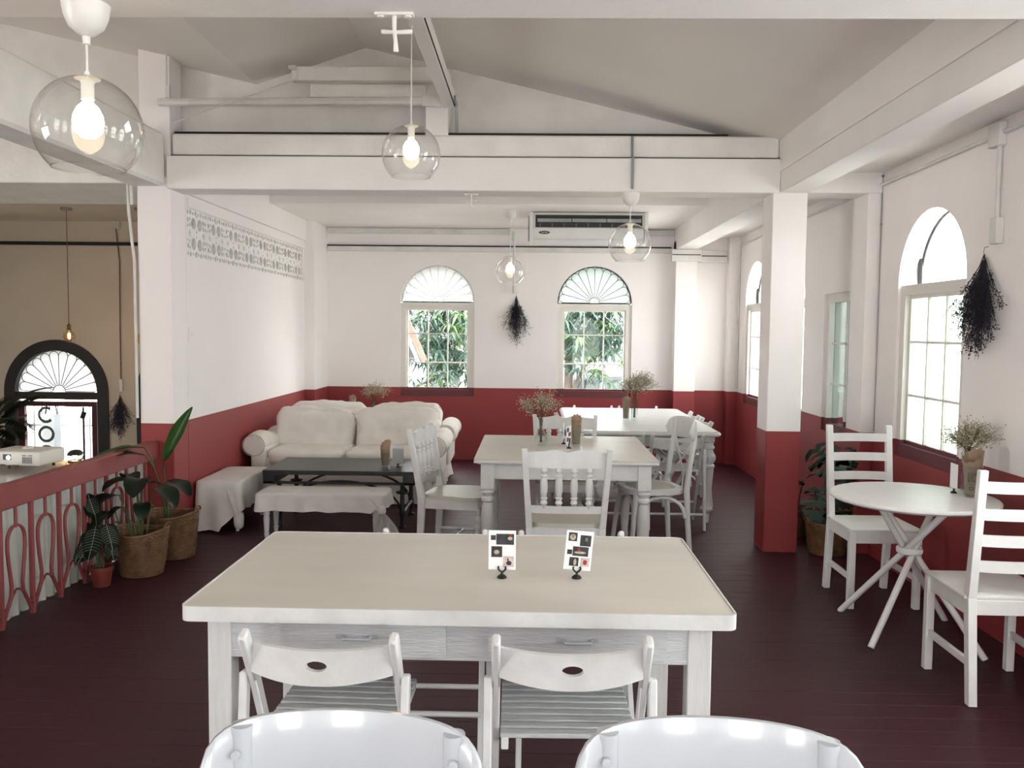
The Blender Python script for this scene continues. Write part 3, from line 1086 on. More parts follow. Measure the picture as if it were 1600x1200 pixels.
m1 = menu_stand('menu card in black clip stand on drawer table, upright left one', (-.086, 2.69, .7597), -.02,
                [(.28, .93, .64, .915, 'print_black'), (.08, .26, .755, .875, 'print_black'), (.10, .50, .32, .595, 'print_black'), (.53, .93, .08, .345, 'print_pink')])
m2 = menu_stand('menu card in black clip stand on drawer table, tilted right one', (.153, 2.70, .7597), .06,
                [(.08, .40, .73, .95, 'print_black'), (.52, .92, .62, .90, 'print_black'), (.28, .86, .36, .60, 'print_black'), (.08, .26, .39, .51, 'print_black'), (.19, .53, .10, .32, 'print_black'), (.60, .93, .11, .32, 'print_pink')], math.radians(5))
w_, h_ = .087, .127


def garnish(t, items):
    cd = [c for c in t.children if c.name.startswith('card')][0]
    for (x, z, rx, rz_, mt) in items:
        part('dish_print', mt, cd, blob, x * w_ - w_ / 2, z * h_, rx * w_, rz_ * h_, smooth=False)


garnish(m1, [(.79, .80, .09, .045, 'print_cream'), (.81, .875, .06, .035, 'print_red'), (.30, .45, .10, .055, 'print_cream'), (.75, .175, .10, .06, 'print_black'), (.71, .26, .03, .04, 'print_black')])
garnish(m2, [(.24, .83, .11, .075, 'print_cream'), (.24, .85, .04, .04, 'print_red'), (.75, .79, .055, .06, 'print_green'), (.56, .45, .22, .03, 'print_cream'), (.51, .52, .055, .04, 'print_red'), (.40, .20, .055, .085, 'print_cream'), (.77, .21, .08, .065, 'print_red')])


# ================================================================== MIDDLE TABLE
def turned_leg(h, r=.042):
    return [(0, 0), (r * .62, 0), (r * .70, .02), (r * .62, .05), (r * .80, .16), (r * .98, .30), (r * 1.0, .38), (r * .80, h - .275), (r * .66, h - .25), (r * .95, h - .238), (r * .95, h - .222), (r * .72, h - .21), (r * .85, h - .20), (r * 1.05, h - .185), (r * .85, h - .17), (r * 1.0, h - .16), (0, h - .16)]


mt = thing('turned_leg_table', 'square white table with turned legs and beige top in mid room', 'table', (.225, 5.89, 0))
hx2, hy2 = .578, .61
part('tabletop', 'table_beige', mt, lambda b: box(b, (0, 0, .742), (hx2 * 2 - .004, hy2 * 2 - .004, .016), .003))
part('top_moulding', 'white_paint', mt, lambda b: (box(b, (0, 0, .728), (hx2 * 2, hy2 * 2, .018), .006, None, 2), box(b, (0, 0, .716), (hx2 * 2 - .05, hy2 * 2 - .05, .012), .003)))
for sx in (-1, 1):
    for sy in (-1, 1):
        lg = part('leg', 'white_paint', mt, lambda b: (lathe(b, turned_leg(.71), (sx * (hx2 - .085), sy * (hy2 - .085), .002), 18), box(b, (sx * (hx2 - .085), sy * (hy2 - .085), .63), (.085, .085, .162), .003)))
for sy in (-1, 1):
    part('apron', 'white_paint', mt, lambda b: (span(b, -hx2 + .12, hx2 - .12, sy * (hy2 - .075) - .011, sy * (hy2 - .075) + .011, .615, .712, .002), span(b, -hx2 + .12, hx2 - .12, sy * (hy2 - .064) - .006, sy * (hy2 - .064) + .006, .612, .624, .002)))
for sx in (-1, 1):
    part('side_apron', 'white_paint', mt, lambda b: span(b, sx * (hx2 - .075) - .011, sx * (hx2 - .075) + .011, -hy2 + .12, hy2 - .12, .615, .712, .002))

sc = spindle_chair('white spindle-back chair with its back to camera at square table', 'seat_beige')
sc.location = (.205, 4.93, 0)
sc.rotation_euler = (0, 0, -.01)
copy_tree(sc, None, (-.47, 5.66, 0), -PI / 2 - .20, 'white spindle-back chair beside the black table, left of square table')
copy_tree(sc, None, (.265, 6.295, 0), PI, 'white spindle-back chair behind square table, facing the camera')
cb2 = copy_tree(cb, None, (.84, 6.0, 0), PI / 2 + .22, 'white cross-back chair with woven seat at right of square table')
for ch in cb2.children:
    if ch.type == 'MESH' and ch.data.materials[0].name == 'white_gloss':
        ch.data = ch.data.copy()
        ch.data.materials[0] = MATS['white_worn']

# ================================================================== FAR LONG TABLE
lt = thing('fluted_leg_table', 'long white table with bulky fluted legs behind the square table', 'table', (.915, 7.88, 0))
hx3, hy3 = .60, 1.03
part('tabletop', 'white_paint', lt, lambda b: plate(b, rounded_rect(hx3, hy3, .05, 6), [], .020, lambda u, v, w: (u, v, .730 + w)), angle=.5)
part('top_moulding', 'white_paint', lt, lambda b: [tube(b, [(x, y, .728) for x, y in rounded_rect(hx3 + .004, hy3 + .004, .055, 6)], .017, 8, True), plate(b, rounded_rect(hx3 - .03, hy3 - .03, .04, 4), [], .02, lambda u, v, w: (u, v, .700 + w))], angle=1.0)


def fluted(b, c, h):
    prof = [(.0, .0), (.022, .0), (.028, .075), (.034, .08), (.052, .10), (.052, .115), (.036, .135), (.034, .15), (.030, .16), (.052, .44), (.058, .455), (.058, .47), (.045, .48), (.050, .49), (.066, .52), (.066, .545), (.048, .575), (.044, .60), (.056, .608), (.056, .622), (.047, .63), (.047, .655), (.056, .665), (.056, .70), (0, .70)]
    n = 40
    rings = []
    for r, z in prof:
        flute = .10 if .16 <= z <= .44 else (.08 if .49 <= z <= .575 else 0)
        if r == 0:
            rings.append([b.verts.new((c[0], c[1], c[2] + z))])
        else:
            rings.append([b.verts.new((c[0] + r * (1 - flute * (k % 2)) * math.cos(2 * PI * k / n), c[1] + r * (1 - flute * (k % 2)) * math.sin(2 * PI * k / n), c[2] + z)) for k in range(n)])
    for A, B in zip(rings, rings[1:]):
        for k in range(n):
            k2 = (k + 1) % n
            if len(A) == 1:
                b.faces.new((A[0], B[k2], B[k]))
            elif len(B) == 1:
                b.faces.new((A[k], A[k2], B[0]))
            else:
                b.faces.new((A[k], A[k2], B[k2], B[k]))


for sx in (-1, 1):
    for sy in (-1, 1):
        part('leg', 'white_worn', lt, fluted, (sx * (hx3 - .075), sy * (hy3 - .09), .002), .7, angle=.35)
for sy in (-1, 1):
    part('apron', 'white_paint', lt, lambda b: span(b, -hx3 + .1, hx3 - .1, sy * (hy3 - .09) - .012, sy * (hy3 - .09) + .012, .62, .702, .002))
for sx in (-1, 1):
    part('side_apron', 'white_paint', lt, lambda b: span(b, sx * (hx3 - .08) - .012, sx * (hx3 - .08) + .012, -hy3 + .12, hy3 - .12, .62, .702, .002))
fcf = copy_tree(fc, None, (1.145, 6.85, 0), .0, 'white folding chair at near end of long table beside its fluted leg')
seen = {}
for ch in fcf.children:                                       # all of this one is plain white
    if ch.data.materials[0].name == 'slat_grey':
        if ch.data.name not in seen:
            d = ch.data.copy()
            d.materials[0] = MATS['white_paint']
            seen[ch.data.name] = d
        ch.data = seen[ch.data.name]
for x, y, rz, lb in [(.68, 6.85, 0, 'white folding chair at near end of long table, behind the cross-back chair'),
                     (.655, 8.80, PI, 'white folding chair at far end of long table, only left pair of tips showing'),
                     (1.125, 8.80, PI, 'white folding chair at far end of long table, only right pair of tips showing'),
                     (1.372, 7.75, PI / 2, 'white folding chair at right side of long table, nearer one'),
                     (1.372, 8.32, PI / 2, 'white folding chair at right side of long table, farther one'),
                     (.465, 8.02, -PI / 2, 'white folding chair at left side of long table')]:
    copy_tree(fcf, None, (x, y, 0), rz, lb)

# ================================================================== ROUND TABLE CORNER
rtb = thing('round_table', 'small round white table on crossed rod legs by right wall', 'table', (1.92, 4.29, 0))
part('tabletop', 'white_lit', rtb, lambda b: lathe(b, [(0, .716), (.365, .716), (.385, .722), (.395, .730), (.395, .738), (.388, .7445), (.375, .746), (0, .746)], (0, 0, 0), 48), angle=.5)
ringc = V((.015, .05, .455))
feet = [(-.175, .455, 0), (-.226, -.11, 0), (.345, .33, 0), (.26, -.25, 0)]
for i, f in enumerate(feet):
    f = V(f)
    tan = V((-(f.y - ringc.y), f.x - ringc.x, 0)).normalized() * .026
    q = ringc + tan
    top = q + (q - f) * ((.716 - q.z) / q.z)
    top.x = max(-.3, min(.3, top.x))
    top.y = max(-.3, min(.3, top.y))
    part('rod_leg', 'white_lit', rtb, lambda b: tube(b, [f + V((0, 0, .002)), q, top], .0165, 12))
part('binding_ring', 'white_lit', rtb, lambda b: tube(b, [ringc + V((.056 * math.cos(2 * PI * k / 24), .056 * math.sin(2 * PI * k / 24), 0)) for k in range(24)], .017, 8, True, .008, ref=(0, 0, 1)))
lc = ladder_chair('white ladder-back chair between the column and round table')
lc.location = (1.995, 4.965, 0)
lc.rotation_euler = (0, 0, PI + .02)
copy_tree(lc, None, (2.035, 3.755, 0), .0 - .02, 'white ladder-back chair nearest the camera at right edge')


# ================================================================== SOFAS, LOW TABLE, BENCHES
def sofa(label, name='slipcovered_sofa'):
    """Two-seat sofa in a loose cover; the sitter looks along -y (front at -y). Width 1.72, depth .8."""
    t = thing(name, label, 'sofa', group='white slipcovered sofas')
    hw = .86

    def base(b):
        pillow(b, (0, 0.02, .25), (1.50, .74, .30), .04, 14, 0, .006, 1)
    part('base', 'linen', t, base, angle=1.2)

    def skirt(b):
        P = []
        n = 90
        for i in range(n):
            a = i / n
            L = 2 * (1.52 + .76)
            d = a * L
            if d < 1.52:
                x, y, nx, ny = -.76 + d, -.38, 0, -1
            elif d < 1.52 + .76:
                x, y, nx, ny = .76, -.38 + d - 1.52, 1, 0
            elif d < 1.52 * 2 + .76:
                x, y, nx, ny = .76 - (d - 1.52 - .76), .38, 0, 1
            else:
                x, y, nx, ny = -.76, .38 - (d - 3.04 - .76), -1, 0
            P.append((x, y, nx, ny, d))
        rings = []
        for z, k in ((.30, .0), (.20, .006), (.10, .014), (.012, .022)):
            rings.append([b.verts.new((x + nx * (k * (1 + math.sin(d * 31) * .7 + math.sin(d * 13)) + .004), y + ny * (k * (1 + math.sin(d * 31) * .7 + math.sin(d * 13)) + .004), z)) for x, y, nx, ny, d in P])
        for A, B in zip(rings, rings[1:]):
            for q in range(n):
                b.faces.new((A[q], B[q], B[(q + 1) % n], A[(q + 1) % n]))
    part('skirt', 'linen', t, skirt, angle=1.2)
    part('backrest', 'linen', t, lambda b: pillow(b, (0, .30, .47), (1.50, .20, .44), .09, 12, 0, .008, 3, Matrix.Rotation(-.10, 4, 'X')), angle=1.2)
    for s in (-1, 1):
        def arm(b):
            n, m = 22, 14
            prof = []
            for q in range(n):                                   # rolled arm section (x outwards, z)
                a = -PI * .5 + 2 * PI * q / n
                prof.append((.095 * math.cos(a), .095 * math.sin(a)))
            rings = []
            for i in range(m + 1):
                y = -.40 + .74 * i / m
                bulge = 1.0 if 0 < i < m else .90
                zz = .515 + .02 * math.sin(i * .5)
                rings.append([b.verts.new((s * (.80 + px * bulge * 1.05 + .004 * noise.noise(V((px * 9, y * 7, pz * 9)))), y, zz + pz * bulge + .004 * noise.noise(V((px * 8, y * 9, 5 + pz * 8))))) for px, pz in prof])
            for A, B in zip(rings, rings[1:]):
                for q in range(n):
                    b.faces.new((A[q], A[(q + 1) % n], B[(q + 1) % n], B[q]))
            b.faces.new(rings[0])
            b.faces.new(rings[-1])
            pillow(b, (s * .765, -.03, .35), (.14, .72, .30), .03, 8, 0, .006, 5 + s)
            bmesh.ops.recalc_face_normals(b, faces=b.faces)
        ar = part('arm', 'linen', t, arm, angle=1.0)
        part('piping', 'linen_seam', ar, lambda b: tube(b, [(s * (.80 + .098 * math.cos(2 * PI * q / 26)), -.398, .515 + .094 * math.sin(2 * PI * q / 26)) for q in range(26)], .0032, 6, True))
        sw = part('seat_cushion', 'linen', t, lambda b: pillow(b, (s * .345, -.07, .405), (.69, .64, .15), .055, 12, .10, .006, 8 + s), angle=1.2)
        cu = part('back_cushion', 'linen', t, lambda b: pillow(b, (0, 0, 0), (.74, .20, .40), .085, 30, .28, .017, 12 + s * 2, freq=7), angle=1.2)
        cu.location = (s * .385, .145, .585 if s < 0 else .595)
        cu.rotation_euler = (-.22, .05 if s < 0 else -.015, .05 * s)
        part('piping', 'linen_seam', cu, lambda b: tube(b, [(x * .985, -.0, z * .985) for x, z in [(.37 * math.copysign(abs(math.cos(2 * PI * q / 48)) ** .22, math.cos(2 * PI * q / 48)), .202 * math.copysign(abs(math.sin(2 * PI * q / 48)) ** .22, math.sin(2 * PI * q / 48))) for q in range(48)]], .004, 6, True))
    return t


s1 = sofa('white slipcovered two-seat sofa behind the low black table')
s1.location = (-1.635, 7.82, 0)
s2 = copy_tree(s1, None, (-1.64, 8.72, 0), PI, 'second white slipcovered sofa, turned away and mostly hidden behind the first')

# low black table on iron pipe legs
bt = thing('iron_coffee_table', 'low black table with iron pipe legs in front of sofa', 'coffee table', (-1.47, 6.80, 0))
part('tabletop', 'black_top', bt, lambda b: box(b, (0, 0, .452), (1.17, .66, .016), .003))
part('rim', 'black_iron', bt, lambda b: (span(b, -.585, .585, -.33, -.31, .425, .444), span(b, -.585, .585, .31, .33, .425, .444), span(b, -.585, -.565, -.31, .31, .425, .444), span(b, .565, .585, -.31, .31, .425, .444)))
for sy in (-1, 1):
    part('rail', 'black_iron', bt, lambda b: span(b, -.585, .585, sy * .312 - .008, sy * .312 + .008, .352, .372, .002))
for sx in (-1, 1):
    part('end_plate', 'black_iron', bt, lambda b: span(b, sx * .54 - .045, sx * .54 + .045, -.32, .32, .355, .444, .002))
    part('end_stretcher', 'black_iron', bt, lambda b: cyl(b, (sx * .48, -.24, .12), (sx * .48, .24, .12), .016))
    for sy in (-1, 1):
        lg = part('leg', 'black_iron', bt, lambda b: lathe(b, [(0, .002), (.026, .002), (.026, .02), (.018, .03), (.017, .09), (.022, .10), (.022, .14), (.017, .15), (.017, .36), (0, .36)], (sx * .48, sy * .24, 0), 14))
        part('flange', 'black_iron', lg, lambda b: tube(b, [(sx * .48 + .045 * math.cos(2 * PI * k / 20), sy * .24 + .045 * math.sin(2 * PI * k / 20), .285) for k in range(20)], .006, 6, True))
        part('collar', 'black_iron', lg, lambda b: lathe(b, [(0, .275), (.04, .275), (.04, .28), (0, .28)], (sx * .48, sy * .24, 0), 16))
for sy in (-1, 1):
    part('arch_brace', 'black_iron', bt, lambda b: tube(b, [(.47 * math.cos(PI * k / 20), sy * .24, .13 + .235 * math.sin(PI * k / 20)) for k in range(21)], .007, 6, False, .010, ref=(0, 1, 0)))


def bench_leg(h):
    return [(0, .002), (.013, .002), (.016, .03), (.020, .05), (.015, .06), (.017, .07), (.023, h * .62), (.020, h * .70), (.026, h * .75), (.021, h * .80), (.026, h), (0, h)]


def cover(b, hx, hy, ztop, drops, seed, r=.03, n=120):
    """Loose cloth: flat top, rounded edge, sides falling to drops(angle) with folds."""
    P = []
    q = rounded_rect(hx, hy, .035, 6)
    m = len(q)
    L = [0]
    for i in range(m):
        a, c = V(q[i]), V(q[(i + 1) % m])
        L.append(L[-1] + (c - a).length)
    for k in range(n):
        d = L[-1] * k / n
        i = max(j for j in range(m) if L[j] <= d + 1e-9)
        a, c = V(q[i]), V(q[(i + 1) % m])
        tt = (d - L[i]) / max(1e-6, L[i + 1] - L[i])
        p = a.lerp(c, tt)
        nrm = V((c.y - a.y, -(c.x - a.x))).normalized()
        P.append((p.x, p.y, nrm.x, nrm.y, d))
    rings = []
    lev = [0, .12, .3, .5, .75, 1.0]
    for f, dz in ((.80, .002), (.965, 0.0), (1.0, -.008)):
        rings.append([b.verts.new((x * f, y * f, ztop + dz + .004 * noise.noise(V((x * 6 * f, y * 6 * f, seed))))) for x, y, nx, ny, d in P])
    for t_ in lev[1:]:
        row = []
        for x, y, nx, ny, d in P:
            zb = drops(x, y)
            z = ztop - .012 - (ztop - .012 - zb) * t_
            amp = t_ * (.010 + .03 * max(0, (.22 - zb))) * (math.sin(d * 38 + seed) + .7 * math.sin(d * 17 + 2 * seed)) + .012 * t_
            row.append(b.verts.new((x + nx * amp, y + ny * amp, max(.006, z + .004 * math.sin(d * 23)))))
        rings.append(row)
    for A, B in zip(rings, rings[1:]):
        for k in range(n):
            b.faces.new((A[k], B[k], B[(k + 1) % n], A[(k + 1) % n]))
    b.faces.new(rings[0])
    bmesh.ops.recalc_face_normals(b, faces=b.faces)


bn = thing('covered_bench', 'low bench under a white cloth knotted at right end', 'bench', (-1.52, 6.25, 0))
for sx in (-1, 1):
    for sy in (-1, 1):
        part('leg', 'white_paint', bn, lambda b: lathe(b, bench_leg(.26), (sx * .40, sy * .115, 0), 16))
part('seat_board', 'white_paint', bn, lambda b: span(b, -.46, .46, -.15, .15, .25, .31, .004))
cv = part('cloth_cover', 'linen_cool', bn, lambda b: cover(b, .475, .165, .352, lambda x, y: .225 + (.02 if x > .4 else 0), 2.0), angle=1.2)
part('knot', 'linen_cool', cv, lambda b: (pillow(b, (.455, -.175, .245), (.06, .05, .06), .022, 5, .1, .006, 4), [tube(b, [(.36 + .03 * i, -.172 - .004 * i, .34 - .012 * i * i), (.42, -.180, .28), (.452, -.182, .25)], [.006, .010, .012], 7) for i in range(4)]), angle=1.2)


def tail(b):
    n, m = 10, 12
    rows = []
    for i in range(m + 1):
        f = i / m
        w = .018 + .15 * math.sin(min(1, f * 1.15) * PI * .55)
        rows.append([b.verts.new((.46 + .025 * f + (q / n - .45) * w * 1.1 + .01 * f, -.185 - .02 * math.sin(q * 1.9 + f * 3) * (.3 + f) - .012 * f, .235 - .215 * f - .02 * math.sin(q * .55) * f)) for q in range(n + 1)])
    for A, B in zip(rows, rows[1:]):
        for q in range(n):
            b.faces.new((A[q], A[q + 1], B[q + 1], B[q]))
    r = bmesh.ops.solidify(b, geom=b.faces[:], thickness=.004)


part('cloth_tail', 'linen_cool', cv, tail, angle=1.2)

ot = thing('covered_ottoman', 'low ottoman under a white cloth against the red left wall', 'ottoman', (-2.348, 6.68, 0))
for sx in (-1, 1):
    for sy in (-1, 1):
        part('leg', 'white_paint', ot, lambda b: lathe(b, bench_leg(.26), (sx * .125, sy * .29, 0), 14))
part('seat_board', 'white_paint', ot, lambda b: span(b, -.15, .15, -.32, .32, .25, .34, .004))
oc = part('cloth_cover', 'linen_cool', ot, lambda b: cover(b, .172, .36, .392, lambda x, y: (.015 if (x < .03 and y < -.2) else (.05 + .9 * min(.16, max(0, x - .03)) if y < -.25 else .17 if x > .1 else .15)), 5.0), angle=1.2)
part('gather', 'linen_cool', oc, lambda b: (pillow(b, (.155, -.345, .10), (.07, .06, .13), .028, 6, .1, .010, 9), [tube(b, [(.08 + .03 * i, -.372, .33 - .03 * i), (.12 + .01 * i, -.385, .22), (.158, -.372, .13)], [.005, .011, .014], 7) for i in range(3)]), angle=1.2)


# ================================================================== GLASSES, PAPER, FLOWERS
def tumbler(b, r0, r1, h, th=.003, n=24):
    lathe(b, [(0, 0), (r0, 0), (r0 + .001, .006), (r1, h), (r1 - th, h), (r0 - th, .010), (0, .010)], (0, 0, 0), n)


def paper_glass(label, loc, rz=0, h=.155, r0=.033, r1=.042, text=False, ph=.08):
    t = thing('napkin_glass', label, 'glass', loc, rz, 'glasses with kraft paper')
    gl = part('glass', 'clear_glass', t, tumbler, r0, r1, h, angle=.5)

    def paper(b):
        n = 30
        rows = []
        for f in (0, .25, .5, .75, .9, 1.0):
            row = []
            for k in range(n):
                a = 2 * PI * k / n
                top = h + ph * (.62 + .38 * math.sin(a + .6)) + .006 * math.sin(a * 9)
                z = .014 + (top - .014) * f
                rr = (r0 * .80 + (r1 * 1.04 - r0 * .80) * f) * (1 + .05 * math.sin(a * 7) * f)
                row.append(b.verts.new((rr * math.cos(a), rr * .86 * math.sin(a), z)))
            rows.append(row)
        for A, B in zip(rows, rows[1:]):
            for k in range(n):
                b.faces.new((A[k], A[(k + 1) % n], B[(k + 1) % n], B[k]))
        b.faces.new(list(reversed(rows[0])))
        bmesh.ops.solidify(b, geom=b.faces[:], thickness=.0012)
    pp = part('kraft_paper', 'kraft', t, paper, angle=1.0)
    if text:
        for body, z, sz in (('CHA', .118, .021), ('DE', .101, .021), ('BOHM', .084, .0185), ('since 2017', .068, .007)):
            text_mesh('lettering', body, sz, 'print_ink', gl, Matrix.Translation((-.022, -r1 - .0012, z)) @ Matrix.Rotation(PI / 2, 4, 'X'), .0003, 'LEFT')
        part('emblem', 'print_ink', gl, lambda b: plate(b, circle(0, 0, .010, 16), [circle(0, 0, .007, 16)], .0006, lambda u, v, w: (u - .004, -r1 - .001 + w, .048 + v)), smooth=False)
    return t


def star(b, p, s, r):
    """Tiny closed floret."""
    a = r.uniform(0, 6.28)
    vs = [b.verts.new(p + V((s * math.cos(a + k * 2.094), s * math.sin(a + k * 2.094), -.3 * s))) for k in range(3)]
    tq = b.verts.new(p + V((0, 0, s)))
    b.faces.new((vs[2], vs[1], vs[0]))
    for k in range(3):
        b.faces.new((vs[k], vs[(k + 1) % 3], tq))


def spray(t, base, h, spread, n, flower_mat, seed, lean=(0, 0), fs=.0055, per=32, vase_h=0.0, stem_mat='stem_dry'):
    """Bunch of baby's breath: stems fan out of the vase, tiny florets cluster at the ends."""
    r = random.Random(seed)
    bs, bf = bmesh.new(), bmesh.new()
    for i in range(n):
        a = r.uniform(0, 2 * PI)
        k = math.sqrt(r.random())
        tip = V(base) + V((lean[0] + spread * k * math.cos(a), lean[1] + spread * k * math.sin(a) * .8, h * (1 - .45 * k * k) * r.uniform(.8, 1.05)))
        p0 = V(base) + V((r.uniform(-.008, .008), r.uniform(-.008, .008), -vase_h))
        mid = V(base) + V(((tip.x - base[0]) * .22, (tip.y - base[1]) * .22, (tip.z - base[2]) * .45))
        tube(bs, [p0, V(base) + V((r.uniform(-.01, .01), r.uniform(-.01, .01), .0)), mid, tip], [.0013, .0012, .001, .0006], 4)
        for q in range(per):
            f = r.uniform(.35, 1.05)
            c = mid.lerp(tip, f) + V((r.gauss(0, .022), r.gauss(0, .022), r.gauss(0, .020)))
            if q % 4 == 0:
                tube(bs, [mid.lerp(tip, max(0, f - .25)), c], [.0007, .0005], 3)
            star(bf, c, fs * r.uniform(.6, 1.3), r)
    link('stems', bs, stem_mat, t, False)['kind'] = 'stuff'
    link('florets', bf, flower_mat, t, False)['kind'] = 'stuff'


def vase_flowers(label, loc, prof, h, spread, n, fm, seed, lean=(0, 0), neck=.1, group='vases of dried flowers', per=34, fs=.0056):
    t = thing('dried_flower_vase', label, 'flower vase', loc, 0, group)
    part('vase', 'clear_glass', t, lambda b: lathe(b, prof, (0, 0, 0), 20), angle=.5)
    spray(t, (0, 0, neck), h, spread, n, fm, seed, lean, fs, per, neck * .85)
    return t


# on the square table
bottle = [(0, 0), (.030, 0), (.044, .045), (.040, .065), (.016, .120), (.013, .150), (.018, .178), (.0155, .178), (.011, .150), (.0135, .120), (.036, .064), (.040, .046), (.027, .006), (0, .006)]
vase_flowers('faceted glass bottle of reddish dried flowers on square table', (.073, 5.93, .7496), bottle, .235, .15, 34, 'dry_flower', 3, (-.01, 0), .165)
paper_glass('glass with folded kraft paper on square table', (.317, 5.92, .7496), .5, .150, .034, .036, False, .07)
menu_stand('menu stand edge-on beside vase on square table', (.235, 6.02, .7496), PI / 2 - .12, [], 0, (.085, .125))
menu_stand('printed menu stand beside kraft paper glass on square table', (.262, 5.80, .7496), PI / 2 - .42, [(.1, .5, .7, .92, 'print_black'), (.4, .9, .45, .66, 'print_red'), (.1, .45, .18, .40, 'print_black'), (.5, .9, .08, .34, 'print_black')])
# on the long table
cylv = [(0, 0), (.030, 0), (.032, .20), (.029, .20), (.027, .008), (0, .008)]
vase_flowers('tall glass of pale dried flowers on long white table', (.93, 7.68, .7495), cylv, .255, .17, 46, 'dry_flower_pale', 5, (.045, 0), .19)
paper_glass('tall glass with kraft paper on long white table', (.865, 7.76, .7495), .3, .19, .030, .034, False, .02)
# on the low black table
paper_glass('glass with kraft paper on low black table', (-1.145, 6.70, .4597), .2, .115, .032, .040, False, .10)
menu_stand('grey backed menu stand on low black table', (-1.045, 6.70, .4597), PI - .10, [], 0, (.09, .12), 'card_grey')
menu_stand('white menu stand behind the grey one on low black table', (-1.065, 6.83, .4597), .35, [], .06, (.09, .125), 'card_white')
# on the round table
paper_glass('kraft paper glass with printed lettering on round table', (2.20, 4.27, .7457), -.45, .155, .036, .047, True, .085)
vase_flowers('clear glass of greyish dried flowers on round table by the wall', (2.245, 4.41, .7457), cylv, .19, .15, 40, 'dry_flower_pale', 8, (.02, 0), .17, fs=.0048)
menu_stand('menu stand seen edge-on beside lettered glass on round table', (2.155, 4.36, .7457), PI / 2 - .05, [], 0, (.085, .125))
# behind the sofas: a small table carrying a bunch of flowers and a paper glass
sd = thing('side_table', 'small white side table hidden behind the sofas', 'side table', (-1.80, 9.50, 0))
part('tabletop', 'white_paint', sd, lambda b: box(b, (0, 0, .59), (.56, .40, .022), .004))
for sx in (-1, 1):
    for sy in (-1, 1):
        part('leg', 'white_paint', sd, lambda b: tapered(b, (sx * .24, sy * .16, .002), (sx * .24, sy * .16, .58), .022, .022, .034, .034))
vase_flowers('bunch of brown dried flowers peeking over the sofa', (-1.75, 9.48, .6007), [(r_, z_ * .72) for r_, z_ in cylv], .20, .16, 34, 'dry_flower', 11, (.03, 0), .15)
paper_glass('kraft paper glass peeking over the sofa', (-1.99, 9.48, .6007), .9, .14, .034, .04, False, .07)


# ================================================================== HANGING DRIED BOUQUETS
def bouquet(label, loc, L, spread, n, mat, seed, wall='y', hang=.03):
    """Bunch hung head down: stems run from the tie at loc down and outwards."""
    t = thing('dried_bouquet', label, 'dried bouquet', loc, 0, 'dried bouquets hung upside down')
    r = random.Random(seed)
    bs, bf = bmesh.new(), bmesh.new()
    flat = lambda a, d, z: V((a, -d, z)) if wall == 'y' else V((-d, a, z))
    for i in range(n):
        k = r.gauss(0, .5)
        k = max(-1, min(1, k))
        ln = L * (1 - .35 * abs(k)) * r.uniform(.62, 1.0)
        d0 = .022 + abs(r.gauss(0, .5)) * .05
        p = [flat(r.uniform(-.004, .004), .02, .02)]
        for f in (.15, .4, .7, 1.0):
            p.append(flat(k * spread * f ** 1.15 + r.gauss(0, .006), .014 + d0 * f, -ln * f))
        tube(bs, p, [.0016, .0014, .0012, .001, .0007], 4)
        for q in range(20):
            f = r.uniform(.38, 1.02)
            i0 = min(3, int(f * 4))
            c = p[i0].lerp(p[i0 + 1], f * 4 - i0 if f < 1 else 1) if i0 < 4 else p[-1]
            tp = c + flat(r.gauss(0, .020), r.uniform(-.010, .012), r.uniform(-.035, .008))
            tube(bs, [c, tp], [.0009, .0006], 3)
            for _ in range(2):
                star(bf, c.lerp(tp, r.uniform(.4, 1.1)), r.uniform(.003, .006), r)
    link('stems', bs, mat, t, False)['kind'] = 'stuff'
    link('sprigs', bf, mat, t, False)['kind'] = 'stuff'
    part('tie', 'rope', t, lambda b: [tube(b, [flat(.009 * math.cos(2 * PI * k / 12), .02 + .009 * math.sin(2 * PI * k / 12), -.01 + zq) for k in range(12)], .003, 5, True) for zq in (0, .006)])
    part('hook', 'metal_grey', t, lambda b: (tube(b, [flat(0, .0, .06), flat(0, .02, .055), flat(0, .024, .03), flat(0, .016, .012)], .0022, 6),))
    return t


bouquet('dark dried bouquet hung on back wall between the two windows', (-.185, YB, 1.93), .57, .165, 75, 'dark_sprig', 21)
bouquet('large dark dried bouquet hung on right wall near camera', (XR, 4.60, 1.955), .56, .26, 110, 'dark_sprig', 22, 'x')
bouquet('bluish dried bouquet hung beside the arched black door', (-4.93, YB, .70), .52, .18, 70, 'blue_sprig', 23)


# ================================================================== RAILING, COUNTER, PROJECTOR
RXF = -2.65                                                    # front plane of the railing
rl = thing('stair_railing', 'red wooden railing with looped iron bars along the left side', 'railing', (RXF, 0, 0))
part('top_rail', 'rail_red', rl, span, -.075, 0, 3.0, 6.01, .612, .735, .006)
STEP = .272
ybars = [4.202 + STEP * k for k in range(-4, 7)]
bm = bmesh.new()
span(bm, -.034, -.012, -.011, .011, .0, .614, .002)
bar0 = link('upright_bar', bm, 'rail_red', rl, False, (0, ybars[0], 0))
for y in ybars[1:]:
    share(bar0, rl, (0, y, 0))
